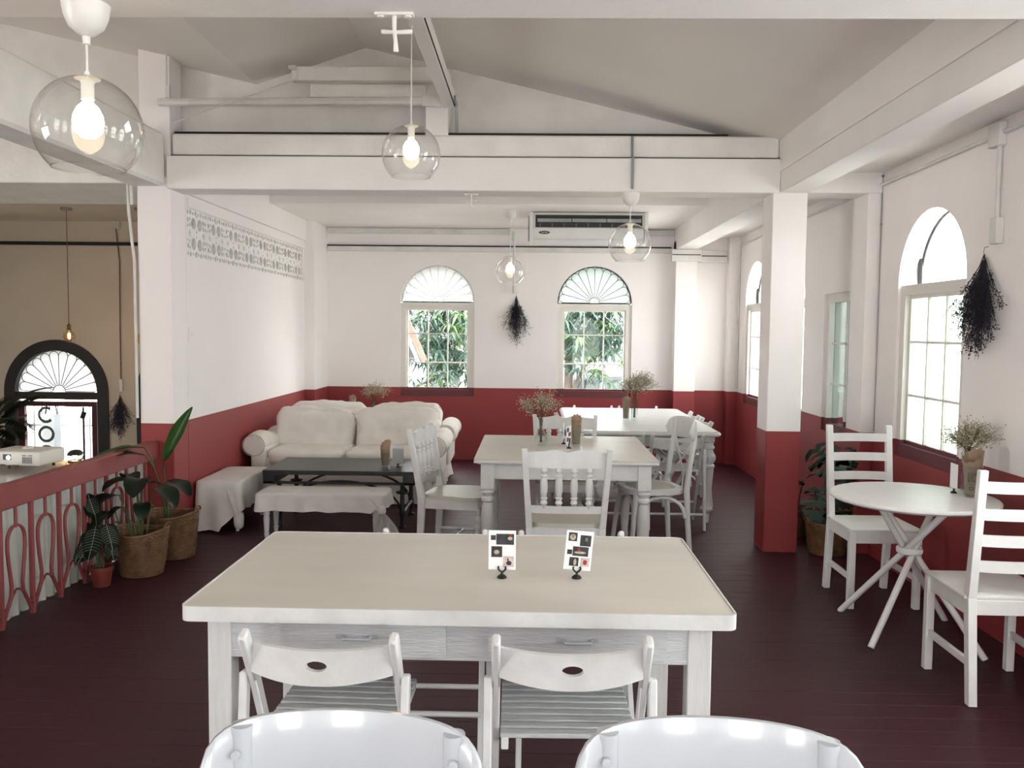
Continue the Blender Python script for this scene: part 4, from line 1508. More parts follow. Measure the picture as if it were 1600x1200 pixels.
# looped ornament: stem, bulb, narrow waist, feet flaring out to the uprights
bm = bmesh.new()
half = [(0.0, .512)]
for q in range(1, 9):
    a = PI / 2 * q / 8
    half.append((.076 * math.sin(a), .430 + .082 * math.cos(a)))
half += [(.076, .39), (.068, .32), (.055, .25), (.047, .20), (.052, .155), (.078, .105), (.105, .08), (.127, .072)]
path = [(-x, z) for x, z in reversed(half)] + half[1:]
tube(bm, [(-.023, y, z) for y, z in path], .0065, 6, False, .011, ref=(0, 1, 0.01))
tube(bm, [(-.023, 0, .50), (-.023, 0, .614)], .009, 6)
low = [(-.127, .02), (-.10, .07), (-.075, .115), (-.05, .15), (-.025, .168), (0, .174), (.025, .168), (.05, .15), (.075, .115), (.10, .07), (.127, .02)]
tube(bm, [(-.023, y, z) for y, z in low], .0065, 6, False, .011, ref=(0, 1, 0.01))
lp0 = link('looped_bar', bm, 'rail_red', rl, True, (0, (ybars[0] + ybars[1]) / 2, 0))
for a, c in list(zip(ybars, ybars[1:]))[1:]:
    share(lp0, rl, (0, (a + c) / 2, 0))


def corrugated(b):
    n = 240
    rows = []
    for x0 in (0, -.004):
        rows.append([[b.verts.new((x0 - .095 + .014 * math.sin(2 * PI * (3.0 + 3.0 * i / n) / .085), 3.0 + 3.0 * i / n, z)) for i in range(n + 1)] for z in (.0, .60)])
    for lo, hi in rows:
        for i in range(n):
            b.faces.new((lo[i], lo[i + 1], hi[i + 1], hi[i]))
    bmesh.ops.recalc_face_normals(b, faces=b.faces)


part('corrugated_sheet', 'sheet_white', rl, corrugated, angle=1.2)

ct = thing('counter', 'grey topped counter behind the red railing', 'counter', (-3.08, 4.2, -1.12))
part('worktop', 'counter_grey', ct, span, -.42, .335, -1.0, 1.12, 1.785, 1.815, .004)
part('cabinet', 'hall_wall', ct, span, -.38, .30, -.95, 1.08, .0, 1.785, .004)

pj = thing('projector', 'white projector with lit lens on the grey counter', 'projector', (-3.03, 5.05, .695), -.10)
pw, pd, ph_ = .165, .12, .085
part('body', 'projector_white', pj, lambda b: box(b, (0, 0, .028 + ph_ / 2), (pw * 2, pd * 2, ph_), .012, None, 3), angle=.7)
lr = part('lens_recess', 'black_plastic', pj, span, -.068, -.012, -pd - .0015, -pd + .004, .060, .096, .003)
part('lens', 'projector_lens', lr, lambda b: lathe(b, [(0, 0), (.014, 0), (.012, .006), (0, .009)], (0, 0, 0), 18)).matrix_local = Matrix.Translation((-.030, -pd - .001, .076)) @ Matrix.Rotation(PI / 2, 4, 'X')
gr = part('exhaust_grille', 'projector_white', pj, span, .055, .125, -pd - .002, -pd + .003, .038, .10, .001)
for i in range(5):
    part('louvre', 'vent_grey', gr, span, .059 + .013 * i, .068 + .013 * i, -pd - .004, -pd, .044, .082)
part('louvre', 'vent_grey', gr, span, .059, .085, -pd - .004, -pd, .088, .094)
part('louvre', 'vent_grey', gr, span, .098, .122, -pd - .004, -pd, .088, .094)
for i in range(4):
    part('side_louvre', 'vent_grey', pj, span, -.158 + .009 * i, -.153 + .009 * i, -pd - .0015, -pd + .003, .045, .095)
part('foot', 'black_plastic', pj, lambda b: (cyl(b, (-.05, -.09, .005), (-.05, -.09, .034), .007), box(b, (-.07, -.115, .031), (.03, .01, .008), .001), box(b, (.01, -.115, .029), (.04, .01, .008), .001)))
for sx in (-1, 1):
    part('rear_foot', 'black_plastic', pj, lambda b: cyl(b, (sx * .12, .07, .005), (sx * .12, .07, .030), .010))
text_mesh('lettering', 'EPSON', .013, 'print_ink', pj, Matrix.Translation((-.107, -pd - .0006, .080)) @ Matrix.Rotation(PI / 2, 4, 'X'), .0003)
part('dome', 'projector_white', pj, lambda b: lathe(b, [(.035, 0), (.03, .008), (.016, .014), (0, .016)], (-.01, .02, .028 + ph_ - .001), 18))


# ================================================================== PLANTS
def leaf(b, base, d, ln, wd, droop=.5, fold=.25, up=(0, 0, 1), n=10, shape='oval', side=None, roll=0):
    """Curved leaf blade: starts at base along d, bends downwards by droop (radians)."""
    d = V(d).normalized()
    if side is None:
        s = d.cross(V(up))
        if s.length < .05:
            s = V((1, 0, 0))
    else:
        s = V(side)
    s = (s - d * s.dot(d)).normalized()
    if roll:
        s = Matrix.Rotation(roll, 3, d) @ s
    rows = []
    p = V(base)
    q = d.copy()
    for i in range(n + 1):
        f = i / n
        if shape == 'oval':
            w = wd * math.sin(PI * min(1, f * .94 + .05)) ** .75
        elif shape == 'heart':
            w = wd * (math.sin(PI * min(1, (f * .80 + .20))) ** .8)
        elif shape == 'lance':
            w = wd * math.sin(PI * (f * .97 + .02)) ** .9
        w = max(w, .002)
        nrm = s.cross(q).normalized()
        wav = .05 * wd * math.sin(f * 14)
        rows.append([p - s * w + nrm * (fold * w + wav), p - s * w * .5 + nrm * (fold * .35 * w), p.copy(), p + s * w * .5 + nrm * (fold * .35 * w), p + s * w + nrm * (fold * w - wav)])
        p = p + q * (ln / n)
        q = (Matrix.Rotation(-droop / n, 3, s) @ q).normalized()
    R = [[b.verts.new(x) for x in row] for row in rows]
    fs = []
    for A, B in zip(R, R[1:]):
        for k in range(4):
            fs.append(b.faces.new((A[k], A[k + 1], B[k + 1], B[k])))
    bmesh.ops.solidify(b, geom=fs, thickness=.0016)
    return [row[2] for row in rows]


def stem(b, pts, r=.006):
    m = len(pts)
    tube(b, pts, [r * (1 - .45 * i / (m - 1)) for i in range(m)], 7)


def basket(label, name, loc, h, r0, r1, lobed=.06):
    t = thing(name, label, 'basket plant', loc)

    def weave(b):
        rows = int(h / .0115)
        n = 64
        for i in range(rows):
            z = .008 + i * h / rows
            f = z / h
            r = r0 + (r1 - r0) * (f ** .8)
            tube(b, [((r + .0035 * (1 if (k + i) % 2 else -1)) * math.cos(2 * PI * k / n), (r + .0035 * (1 if (k + i) % 2 else -1)) * math.sin(2 * PI * k / n), z + lobed * f * f * .5 * math.cos(2 * PI * k / n) ** 2) for k in range(n)], .0058, 5, True)
    part('weave', 'wicker', t, weave, angle=1.2)
    part('stakes', 'wicker', t, lambda b: [tube(b, [(r0 * math.cos(2 * PI * k / 24), r0 * math.sin(2 * PI * k / 24), .004), ((r0 * .4 + r1 * .6) * math.cos(2 * PI * k / 24), (r0 * .4 + r1 * .6) * math.sin(2 * PI * k / 24), h * .55), (r1 * math.cos(2 * PI * k / 24), r1 * math.sin(2 * PI * k / 24), h + .5 * lobed * math.cos(2 * PI * k / 24) ** 2)], .004, 5) for k in range(24)])
    part('rim', 'wicker', t, lambda b: tube(b, [((r1 + .002) * math.cos(2 * PI * k / 48), (r1 + .002) * math.sin(2 * PI * k / 48), h + .5 * lobed * math.cos(2 * PI * k / 48) ** 2) for k in range(48)], .0085, 8, True))
    for s in (-1, 1):
        part('handle', 'wicker', t, lambda b: tube(b, [(s * (r1 + .004 + .004 * math.sin(PI * k / 10)), .05 * math.cos(PI * k / 10), h + lobed * .45 + .032 * math.sin(PI * k / 10)) for k in range(11)], .006, 6))
    part('soil', 'soil', t, lambda b: lathe(b, [(0, h - .05), (r1 * .9, h - .055), (r1 * .9, h - .07), (0, h - .07)], (0, 0, 0), 24))
    return t


p1 = basket('leafy green plant in wicker basket, behind, next to the left column', 'basket_plant', (-2.40, 5.66, 0), .285, .12, .155)
# tall folded leaf, arching leaves
bm = bmesh.new()
stem(bm, [(-.04, .0, .22), (-.045, .0, .42), (-.06, -.02, .60), (-.045, -.03, .665)], .007)
stem(bm, [(-.05, .01, .22), (-.075, -.02, .45), (-.10, -.08, .62), (-.13, -.13, .70)], .006)
stem(bm, [(-.03, .02, .22), (-.05, .0, .40), (-.03, -.06, .52)], .006)
stem(bm, [(-.06, .02, .22), (-.11, .03, .48), (-.16, .02, .66), (-.185, -.02, .735)], .006)
link('stems', bm, 'stem_green', p1, True)
part('leaf', 'leaf_bright', p1, lambda b: leaf(b, (-.05, -.03, .655), (.50, -.02, .85), .42, .052, -.10, .55, side=(.8, -.35, -.5)), angle=1.2)
part('leaf', 'leaf_dark', p1, lambda b: leaf(b, (-.13, -.13, .70), (-.75, -.60, .30), .33, .062, 1.0, .25), angle=1.2)
part('leaf', 'leaf_bright', p1, lambda b: leaf(b, (-.175, -.03, .735), (-.8, -.55, .16), .34, .050, .75, .3), angle=1.2)
part('leaf', 'leaf_dark', p1, lambda b: leaf(b, (-.03, -.06, .52), (.85, -.50, .12), .27, .072, .9, .22), angle=1.2)
part('leaf', 'leaf_dark', p1, lambda b: leaf(b, (-.05, -.05, .50), (-.85, -.50, .30), .24, .05, .8, .22), angle=1.2)

p2 = basket('dark leafed plant in wicker basket in front of the other basket', 'basket_plant', (-2.43, 5.24, 0), .265, .115, .158)
bm = bmesh.new()
heads = [((-.02, .0, .56), (-.45, -.45, .5), .24, .07), ((-.11, -.05, .50), (-.55, -.75, .2), .25, .075), ((.02, -.02, .60), (.1, -.6, .25), .24, .075), ((.07, .02, .54), (.8, -.4, .2), .25, .07), ((-.03, .0, .58), (-.4, .35, .5), .20, .055), ((-.13, -.07, .40), (-.5, -.8, .1), .22, .075), ((-.08, -.03, .42), (-.3, -.7, .35), .16, .03), ((.03, -.05, .46), (.3, -.7, .1), .17, .05)]
for hd, dr_, ln, wd in heads:
    stem(bm, [(hd[0] * .3, hd[1] * .3, .20), (hd[0] * .55, hd[1] * .5, .32), (hd[0] * .85, hd[1] * .9, hd[2] - .07), hd], .0055)
link('stems', bm, 'stem_green', p2, True)
for i, (hd, dr_, ln, wd) in enumerate(heads):
    part('leaf', 'leaf_dark', p2, lambda b: leaf(b, hd, dr_, ln, wd, 1.7, .22), angle=1.2)

p3 = thing('potted_alocasia', 'small veined dark plant in red pot against the railing', 'potted plant', (-2.55, 4.97, 0))
part('pot', 'terracotta', p3, lambda b: lathe(b, [(0, .002), (.048, .002), (.062, .10), (.068, .10), (.068, .122), (.060, .122), (.056, .098), (.044, .012), (0, .012)], (0, 0, 0), 24), angle=.5)
part('soil', 'soil', p3, lambda b: lathe(b, [(0, .10), (.057, .098), (.05, .06), (0, .06)], (0, 0, 0), 20))
bm = bmesh.new()
al = [((-.005, -.045, .37), (.05, -.45, -.85), .21, .066), ((-.075, -.03, .32), (-.25, -.35, -.85), .20, .05), ((.05, -.03, .38), (.45, -.4, -.75), .17, .055), ((-.04, .02, .42), (-.3, .2, .5), .16, .05), ((.06, -.02, .27), (.5, -.55, -.6), .13, .045), ((-.03, -.05, .28), (-.2, -.6, -.75), .15, .045)]
for hd, dr_, ln, wd in al:
    stem(bm, [(hd[0] * .2, hd[1] * .2, .09), (hd[0] * .4, hd[1] * .3, .20), hd], .0032)
link('stems', bm, 'stem_green', p3, True)
for i, (hd, dr_, ln, wd) in enumerate(al):
    bm = bmesh.new()
    mid = leaf(bm, hd, dr_, ln, wd, .25, .05, shape='heart', n=12, side=(1, .1, 0) if i in (0, 3, 5) else None)
    lf = link('leaf', bm, 'leaf_alocasia', p3, True)
    sd_ = (V((1, .1, 0)) if i in (0, 3, 5) else V(dr_).cross(V((0, 0, 1)))).normalized()
    off = V((0, -.0035, .0015))
    bm = bmesh.new()
    tube(bm, [m_ + off for m_ in mid], .0014, 4)
    for q in range(1, 9):
        dd = (mid[min(12, q + 1)] - mid[q]).normalized()
        w = wd * (math.sin(PI * min(1, (q / 12 * .80 + .20))) ** .8) * .92
        for sg in (-1, 1):
            tube(bm, [mid[q] + off, mid[q] + off + sd_ * sg * w * .6 + dd * .010, mid[q] + off * 1.6 + sd_ * sg * w * .95 + dd * .022], [.001, .0008, .0005], 4)
    link('veins', bm, 'leaf_vein', lf, True)


def monstera_leaf(b, c, nrm, upv, s):
    """Heart-shaped blade with deep side cuts, centred on c."""
    nrm = V(nrm).normalized()
    u = V(upv) - nrm * V(upv).dot(nrm)
    u.normalize()
    w = u.cross(nrm)
    half = [(0, .62), (.16, .78), (.42, .72), (.60, .50), (.30, .40), (.70, .30), (.72, .08), (.30, .12), (.70, -.10), (.62, -.32), (.26, -.16), (.56, -.46), (.42, -.66), (.16, -.42), (.26, -.80), (0, -1.0)]
    pts = half + [(-x, y) for x, y in reversed(half[1:-1])]
    f = lambda a, v, t_: V(c) + w * (a * s) + u * (v * s) + nrm * (t_ - .25 * s * (a * a) - .18 * s * v * v + .10 * s * (1 - min(1, abs(a) * 2)))
    # fan of triangles from points along the midrib so that the blade can bend
    ribs = [b.verts.new(f(0, .62 - 1.62 * i / 8, 0)) for i in range(9)]
    for sg in (1, -1):
        ed = [b.verts.new(f(sg * x, y, 0)) for x, y in half[1:-1]]
        ys = [y for x, y in half[1:-1]]
        ri = 0
        for i in range(len(ed)):
            tgt = max(0, min(8, int(round((.62 - ys[i]) / 1.62 * 8))))
            while ri < tgt:
                fa = (ribs[ri], ribs[ri + 1], ed[i] if i == 0 else ed[i - 1])
                b.faces.new(fa if sg > 0 else fa[::-1])
                ri += 1
            if i + 1 < len(ed):
                fa = (ed[i], ribs[ri], ed[i + 1])
                b.faces.new(fa[::-1] if sg > 0 else fa)
        while ri < 8:
            fa = (ribs[ri], ribs[ri + 1], ed[-1])
            b.faces.new(fa if sg > 0 else fa[::-1])
            ri += 1
    bmesh.ops.recalc_face_normals(b, faces=b.faces)


p4 = basket('dark monstera in wicker basket behind the right column', 'basket_monstera', (2.10, 6.02, 0), .22, .115, .14, .02)
bm = bmesh.new()
mon = [((-.01, .0, .66), (-.35, -.75, .55), (-.55, .30, .65), .19), ((.13, .02, .50), (.1, -.9, .35), (.1, .2, .9), .14), ((-.06, -.04, .34), (-.15, -.95, .3), (0, .3, .9), .18), ((.08, -.06, .34), (.25, -.95, .25), (.1, .3, .9), .14), ((.16, .0, .68), (.3, -.8, .4), (.3, .3, .8), .10)]
for c, nr, uv, s_ in mon:
    stem(bm, [(c[0] * .2, .02, .16), (c[0] * .6, .05, c[2] * .6), (c[0], c[1] + .03, c[2] + .05)], .006)
stem(bm, [(-.03, 0, .16), (-.07, -.01, .33), (-.10, -.02, .45)], .009)
link('stems', bm, 'leaf_dark', p4, True)
for c, nr, uv, s_ in mon:
    part('leaf', 'leaf_monstera', p4, monstera_leaf, c, nr, uv, s_, angle=1.0)
p5 = basket('second wicker basket in the dark corner behind the column', 'basket_plant', (2.06, 6.58, 0), .20, .10, .13, .02)
bm = bmesh.new()
stem(bm, [(0, 0, .14), (.02, 0, .3), (.04, -.02, .42)], .006)
link('stems', bm, 'leaf_dark', p5, True)
part('leaf', 'leaf_dark', p5, lambda b: leaf(b, (.04, -.02, .42), (.5, -.3, .5), .25, .06, .8, .2), angle=1.2)
part('leaf', 'leaf_dark', p5, lambda b: leaf(b, (.03, -.02, .38), (-.5, -.4, .4), .22, .06, .8, .2), angle=1.2)

# palm in the hall
pp = thing('potted_palm', 'tall feathery palm at far left beside the black door', 'potted plant', (-5.12, 7.9, -1.12))
part('pot', 'wicker', pp, lambda b: lathe(b, [(0, 0), (.14, 0), (.19, .32), (.17, .32), (.15, .28), (0, .28)], (0, 0, 0), 24), angle=.5)
part('trunk', 'bark', pp, lambda b: tube(b, [(0, 0, .2), (.02, .01, .9), (.0, 0, 1.65)], [.04, .035, .025], 10))
fr = [((-.2, -.3, .75), 1.0, 1.5), ((.55, -.2, .8), .62, 1.7), ((.55, -.35, .45), .60, 1.3), ((-.6, .1, .6), .9, 1.5), ((.1, .5, .8), .9, 1.4), ((-.5, -.5, .2), .9, 1.2), ((.2, -.6, .6), .8, 1.6), ((.35, .1, 1.0), .75, 1.2), ((.5, -.5, -.1), .55, .8)]
for dv, ln, dr_ in fr:
    bm = bmesh.new()
    d = V(dv).normalized()
    s = d.cross(V((0, 0, 1))).normalized()
    p = V((0, 0, 1.65))
    mids = [p.copy()]
    for i in range(16):
        p = p + d * (ln / 16)
        d = (Matrix.Rotation(-dr_ / 16, 3, s) @ d).normalized()
        mids.append(p.copy())
    tube(bm, mids, [.006 - .0003 * i for i in range(17)], 5)
    fr_o = link('frond', bm, 'palm_leaf', pp, True)
    bm = bmesh.new()
    for i in range(3, 17):
        for k in (0, .33, .66):
            m_ = mids[i - 1].lerp(mids[i], k)
            dd = (mids[i] - mids[i - 1]).normalized()
            L_ = .30 * math.sin(PI * (i / 17) ** .8) + .05
            for sg in (-1, 1):
                tp = m_ + s * sg * L_ * .72 + dd * L_ * .6 - V((0, 0, .10 * L_))
                wv = dd * .011
                vs = [bm.verts.new(x) for x in (m_, m_.lerp(tp, .4) + wv, tp, m_.lerp(tp, .4) - wv)]
                bm.faces.new(vs)
    o = link('leaflets', bm, 'palm_leaf', fr_o, False)
    o['kind'] = 'stuff'


# ================================================================== PENDANT LAMPS
def pendant(label, loc, drop, cup_z=None):
    """Glass globe pendant: loc is the globe centre; drop is the cord length above the globe."""
    t = thing('globe_pendant', label, 'pendant lamp', loc, 0, 'glass globe pendant lamps')
    R = .150
    zb, zt = -.112, .1462
    prof = []
    a0, a1 = math.asin(zb / R), math.asin(zt / R)
    for i in range(25):
        a = a0 + (a1 - a0) * i / 24
        prof.append((R * math.cos(a), R * math.sin(a)))
    part('globe', 'globe_glass', t, lambda b: (lathe(b, prof, (0, 0, 0), 40), tube(b, [(prof[0][0] * math.cos(2 * PI * k / 40), prof[0][0] * math.sin(2 * PI * k / 40), prof[0][1]) for k in range(40)], .0022, 6, True)), angle=1.2)
    part('socket', 'lamp_white', t, lambda b: lathe(b, [(0, .165), (.006, .165), (.009, .155), (.024, .150), (.036, .147), (.036, .143), (.022, .138), (.018, .130), (.018, .085), (.0, .085)], (0, 0, 0), 20), angle=.5)
    bl = part('bulb', 'bulb_glow', t, lambda b: lathe(b, [(0, .095), (.013, .092), (.014, .078), (.030, .062), (.041, .038), (.043, .018), (.037, -.006), (.022, -.022), (0, -.027)], (0, 0, 0), 20), angle=1.2)
    part('cord', 'lamp_white', t, lambda b: cyl(b, (0, 0, .16), (0, 0, drop + .02), .0035, n=8))
    if cup_z:
        part('ceiling_cup', 'lamp_white', t, lambda b: lathe(b, [(0, cup_z - .012), (.010, cup_z - .010), (.011, cup_z + .012), (.022, cup_z + .016), (.048, cup_z + .038), (.060, cup_z + .068), (.066, cup_z + .102), (0, cup_z + .102)], (0, 0, 0), 24), angle=.6)
    else:
        part('cord_grip', 'lamp_white', t, lambda b: lathe(b, [(0, drop - .02), (.006, drop - .018), (.012, drop), (.012, drop + .02), (0, drop + .02)], (0, 0, 0), 14))
    return t


pendant('large clear globe pendant lamp nearest the camera, top left', (-1.29, 2.49, 2.117), .25, 2.47 - 2.117 - .102)
pendant('clear globe pendant lamp hanging from the ridge beam', (-.63, 4.45, 2.445), .65)
pendant('clear globe pendant lamp hanging under the white cross beam', (.68, 6.06, 2.155), .25, 2.512 - 2.155 - .102)
pendant('clear globe pendant lamp before the back wall, beside air conditioner', (-.222, 8.6, 2.137), .50, 2.74 - 2.137 - .102)


def bare_bulb(label, loc, ztop):
    t = thing('bulb_pendant', label, 'pendant lamp', loc, 0, 'bare bulb pendants in the hall')
    part('bulb', 'bulb_glass', t, lambda b: lathe(b, [(0, -.065), (.025, -.060), (.050, -.035), (.060, 0), (.052, .030), (.028, .055), (.018, .075), (0, .075)], (0, 0, 0), 22), angle=1.2)
    part('filament', 'filament', t, lambda b: lathe(b, [(0, -.02), (.012, -.018), (.015, .01), (.008, .035), (0, .037)], (0, 0, 0), 12))
    part('socket', 'brass', t, lambda b: lathe(b, [(0, .07), (.022, .07), (.024, .078), (.018, .085), (.02, .115), (.008, .135), (0, .135)], (0, 0, 0), 16), angle=.5)
    part('cord', 'rope', t, lambda b: cyl(b, (0, 0, .13), (0, 0, ztop - loc[2] - .02), .004, n=6))
    part('ceiling_plate', 'metal_grey', t, lambda b: lathe(b, [(0, ztop - loc[2] - .03), (.055, ztop - loc[2] - .03), (.06, ztop - loc[2] - .0), (0, ztop - loc[2])], (0, 0, 0), 18))
    return t


bare_bulb('bare amber bulb on a long cord over the black arched door', (-4.915, 9.0, 1.435), 2.79)
bare_bulb('bare amber bulb half hidden behind the left column', (-4.13, 9.0, 1.42), 2.79)
jl = thing('glass_jar_lantern', 'grey glass jar lantern hung high beside the left column', 'lantern', (-4.18, 9.4, 2.04))
part('jar', 'clear_glass', jl, lambda b: lathe(b, [(0, -.15), (.05, -.14), (.085, -.06), (.085, .08), (.06, .13), (.05, .15)], (0, 0, 0), 18), angle=.6)
part('lid', 'metal_grey', jl, lambda b: lathe(b, [(0, .17), (.054, .165), (.056, .14), (0, .14)], (0, 0, 0), 18))
part('chain', 'metal_grey', jl, lambda b: cyl(b, (0, 0, .165), (0, 0, .75), .004, n=6))
hl = thing('black_dome_lamp', 'small black dome lamp glowing behind the projector', 'lamp', (-3.02, 5.27, .695), .3)
hl.location = (-2.86, 5.27, .695)
part('base', 'black_iron', hl, lambda b: lathe(b, [(0, 0), (.04, 0), (.04, .01), (.008, .014), (.007, .02), (0, .02)], (0, 0, 0), 16))
part('arm', 'black_iron', hl, lambda b: tube(b, [(0, 0, .01), (.045, 0, .02), (.055, 0, .05), (.03, 0, .072), (0, 0, .074)], .005, 7))
part('shade', 'black_iron', hl, lambda b: lathe(b, [(.045, .045), (.04, .060), (.022, .074), (0, .078), (0, .074), (.02, .070), (.037, .058), (.042, .045)], (0, 0, 0), 20), angle=.6)
part('bulb', 'filament', hl, lambda b: lathe(b, [(0, .03), (.012, .034), (.016, .045), (.01, .058), (0, .06)], (0, 0, 0), 12))

# ================================================================== AIR CONDITIONER
ac = thing('air_conditioner', 'ceiling-hung white air conditioner above the right back window', 'air conditioner', (.56, 8.92, 2.42))
part('casing', 'ac_body', ac, lambda b: plate(b, [(-.24, .312), (.30, .312), (.30, .12), (.26, .07), (-.16, .0), (-.24, .05)], [], 1.11, lambda u, v, w: (-.555 + w, u, v)), smooth=False)
for sx in (-1, 1):
    part('side_cover', 'ac_light', ac, lambda b: plate(b, [(-.255, .315), (.31, .315), (.31, .11), (.27, .06), (-.17, -.008), (-.255, .04)], [], .035, lambda u, v, w: (sx * .575 - .0175 + w, u, v)), smooth=False)
    part('bracket', 'metal_grey', ac, lambda b: span(b, sx * .602 - .008, sx * .602 + .008, .10, .14, .06, .316, .002))
ou = part('outlet', 'black_plastic', ac, span, -.535, .535, -.2445, -.235, .165, .288, .002)
for i in range(3):
    part('louvre', 'metal_grey', ou, span, -.515 + .348 * i, -.175 + .348 * i, -.262, -.243, .215, .250, .002)
for i in range(9):
    part('deflector', 'vent_grey', ou, span, -.49 + .12 * i, -.483 + .12 * i, -.250, -.240, .170, .205)
fp = part('front_panel', 'ac_light', ac, lambda b: plate(b, [(-.252, .152), (-.236, .152), (-.155, .0), (-.165, -.006), (-.252, .062)], [], 1.10, lambda u, v, w: (-.55 + w, u, v)), smooth=False)
bm = bmesh.new()
span(bm, -.08, .08, -.03, .0, -.004, .0, .001)
gi0 = link('intake_grille', bm, 'vent_grey', ac, False, (-.455, -.160, .034))
gi0.rotation_euler = (-.66, 0, 0)
gi0.location = (-.455, -.20, .032)
for i in range(1, 6):
    share(gi0, ac, (-.455 + .182 * i, -.20, .032))
em = part('badge', 'print_black', ac, lambda b: plate(b, [(.056 * math.cos(2 * PI * k / 24), .0165 * math.sin(2 * PI * k / 24)) for k in range(24)], [], .003, lambda u, v, w: (-.445 + u, -.2555 + w, .112 + v)), smooth=False)
text_mesh('lettering', 'Carrier', .023, 'ac_light', em, Matrix.Translation((-.445, -.2563, .112)) @ Matrix.Rotation(PI / 2, 4, 'X'), .0003)

# ================================================================== CONDUITS, SWITCHES, HOOKS
def conduit(label, paths, r=.010, boxes=(), mat='conduit_white', name='wall_conduit'):
    t = thing(name, label, 'conduit', paths[0][0])
    o = V(paths[0][0])
    for p in paths:
        part('pipe', mat, t, lambda b: tube(b, [V(q) - o for q in p], r, 8))
    for c, s in boxes:
        part('junction_box', mat, t, lambda b: box(b, V(c) - o, s, .004))
    return t


conduit('white conduit and socket box along upper right wall', [[(XR - .014, 4.0, 2.585), (XR - .014, 5.2, 2.575), (XR - .014, 6.02, 2.57)], [(XR - .014, 6.32, 2.565), (XR - .014, 9.6, 2.56), (XR - .014, 9.95, 2.54), (XR - .014, 9.98, 2.40), (XR - .014, 9.98, .90)], [(XR - .016, 4.50, 2.56), (XR - .016, 4.50, 2.15)]], .012, [((XR - .022, 4.52, 2.575), (.044, .11, .12)), ((XR - .02, 4.49, 2.085), (.04, .07, .135))])
conduit('thin wire running down the right wall beside its pilaster', [[(XR - .005, 6.005, 2.64), (XR - .005, 6.0, 1.9), (XR - .005, 6.0, .87)]], .004, [((XR - .006, 6.0, 2.63), (.015, .02, .02)), ((XR - .006, 6.0, 2.3), (.012, .016, .02))], 'metal_grey')
tk = thing('cable_trunking', 'white cable trunking along the top of the back wall', 'conduit', (0, YB, 2.5))
for (x0, x1, y0, y1, z0, z1, mt) in ((-2.42, 1.64, -.037, -.002, -.035, .02, 0), (1.60, 1.94, -.215, -.174, -.14, -.07, 0), (1.60, 1.94, -.215, -.174, -.06, -.004, 0), (1.945, 2.27, -.062, -.002, -.14, -.07, 0), (1.945, 2.27, -.062, -.002, -.06, -.004, 0), (-2.42, -.26, -.032, -.002, .17, .23, 0), (1.32, 1.64, -.032, -.002, .17, .23, 0),
                                     (-2.42, 1.62, -.040, -.002, .021, .036, 1), (1.61, 1.93, -.21, -.176, -.07, -.06, 1), (1.95, 2.26, -.056, -.003, -.07, -.06, 1)):
    part('seam' if mt else 'duct', 'dark_gap' if mt else 'conduit_white', tk, span, x0, x1, y0, y1, z0, z1, .002)
part('drop_pipe', 'conduit_white', tk, lambda b: (cyl(b, (-.215, -.053, .12), (-.215, -.053, -.45), .011, n=8), cyl(b, (-.215, -.053, -.43), (-.215, -.053, -.52), .02, n=8), span(b, -.245, -.205, -.065, -.04, .10, .21, .004)))
conduit('grey conduit on cross beam feeding the pendant below', [[(.682, 6.045, 2.90), (.682, 6.04, 2.76), (.682, 5.99, 2.74), (.682, 5.99, 2.53)]], .009, (), 'metal_grey')
conduit('long white pipe with wires across the gable end', [[(-2.60, 5.98, 3.10), (-.64, 5.98, 3.115)]], .028, [((-.70, 5.965, 3.115), (.14, .03, .08)), ((-1.66, 5.95, 3.33), (.05, .03, .03))])
conduit('slack white wire slanting over the gable wall', [[(-2.50, 5.93, 2.94), (-2.2, 5.9, 3.04), (-1.9, 5.9, 3.14), (-1.62, 5.93, 3.25), (-1.62, 5.94, 3.32)]], .006)
conduit('thin grey cable hanging beside the ridge beam', [[(-.545, 6.0, 3.16), (-.54, 6.03, 3.10), (-.54, 6.04, 2.92)]], .010, (), 'metal_grey')
conduit('thin rod dropping from the roof above the left beam', [[(-2.545, 5.98, 3.12), (-2.545, 5.98, 3.75)]], .008, [((-2.53, 5.97, 3.17), (.03, .03, .09))])
conduit('bundle of white pipes beside the top of left column', [[(-2.84, 6.0, 2.56), (-2.835, 6.0, 2.35), (-2.80, 6.0, 2.0), (-2.797, 6.0, .9)], [(-2.815, 5.995, 2.56), (-2.81, 5.995, 2.40)]], .011, (), 'conduit_white')
sw = thing('light_switch', 'small white light switch on the left wall', 'light switch', (XL, 6.285 + .06, 1.49))
part('plate', 'wall', sw, lambda b: box(b, (.003, 0, 0), (.006, .075, .115), .002))
part('rocker', 'lamp_white', sw, lambda b: box(b, (.007, .012, 0), (.005, .022, .042), .001))


def hook(label, loc, s=1.0):
    t = thing('coat_hook', label, 'hook', loc, 0, 'white double hooks on beams')
    part('backplate', 'lamp_white', t, lambda b: (box(b, (0, 0, -.004), (.115 * s, .03, .008), .002), lathe(b, [(0, -.012), (.010, -.012), (.012, -.004), (0, -.004)], (-.04 * s, 0, 0), 10), lathe(b, [(0, -.012), (.010, -.012), (.012, -.004), (0, -.004)], (.04 * s, 0, 0), 10)))
    part('prong', 'lamp_white', t, lambda b: (tube(b, [(0, 0, -.005), (0, .0, -.05 * s), (0, .025, -.075 * s), (0, .03, -.10 * s)], [.007, .006, .006, .008], 8), tube(b, [(-.04 * s, .02, -.045 * s), (0, .012, -.05 * s), (.05 * s, .02, -.045 * s)], [.007, .006, .007], 8)))
    return t


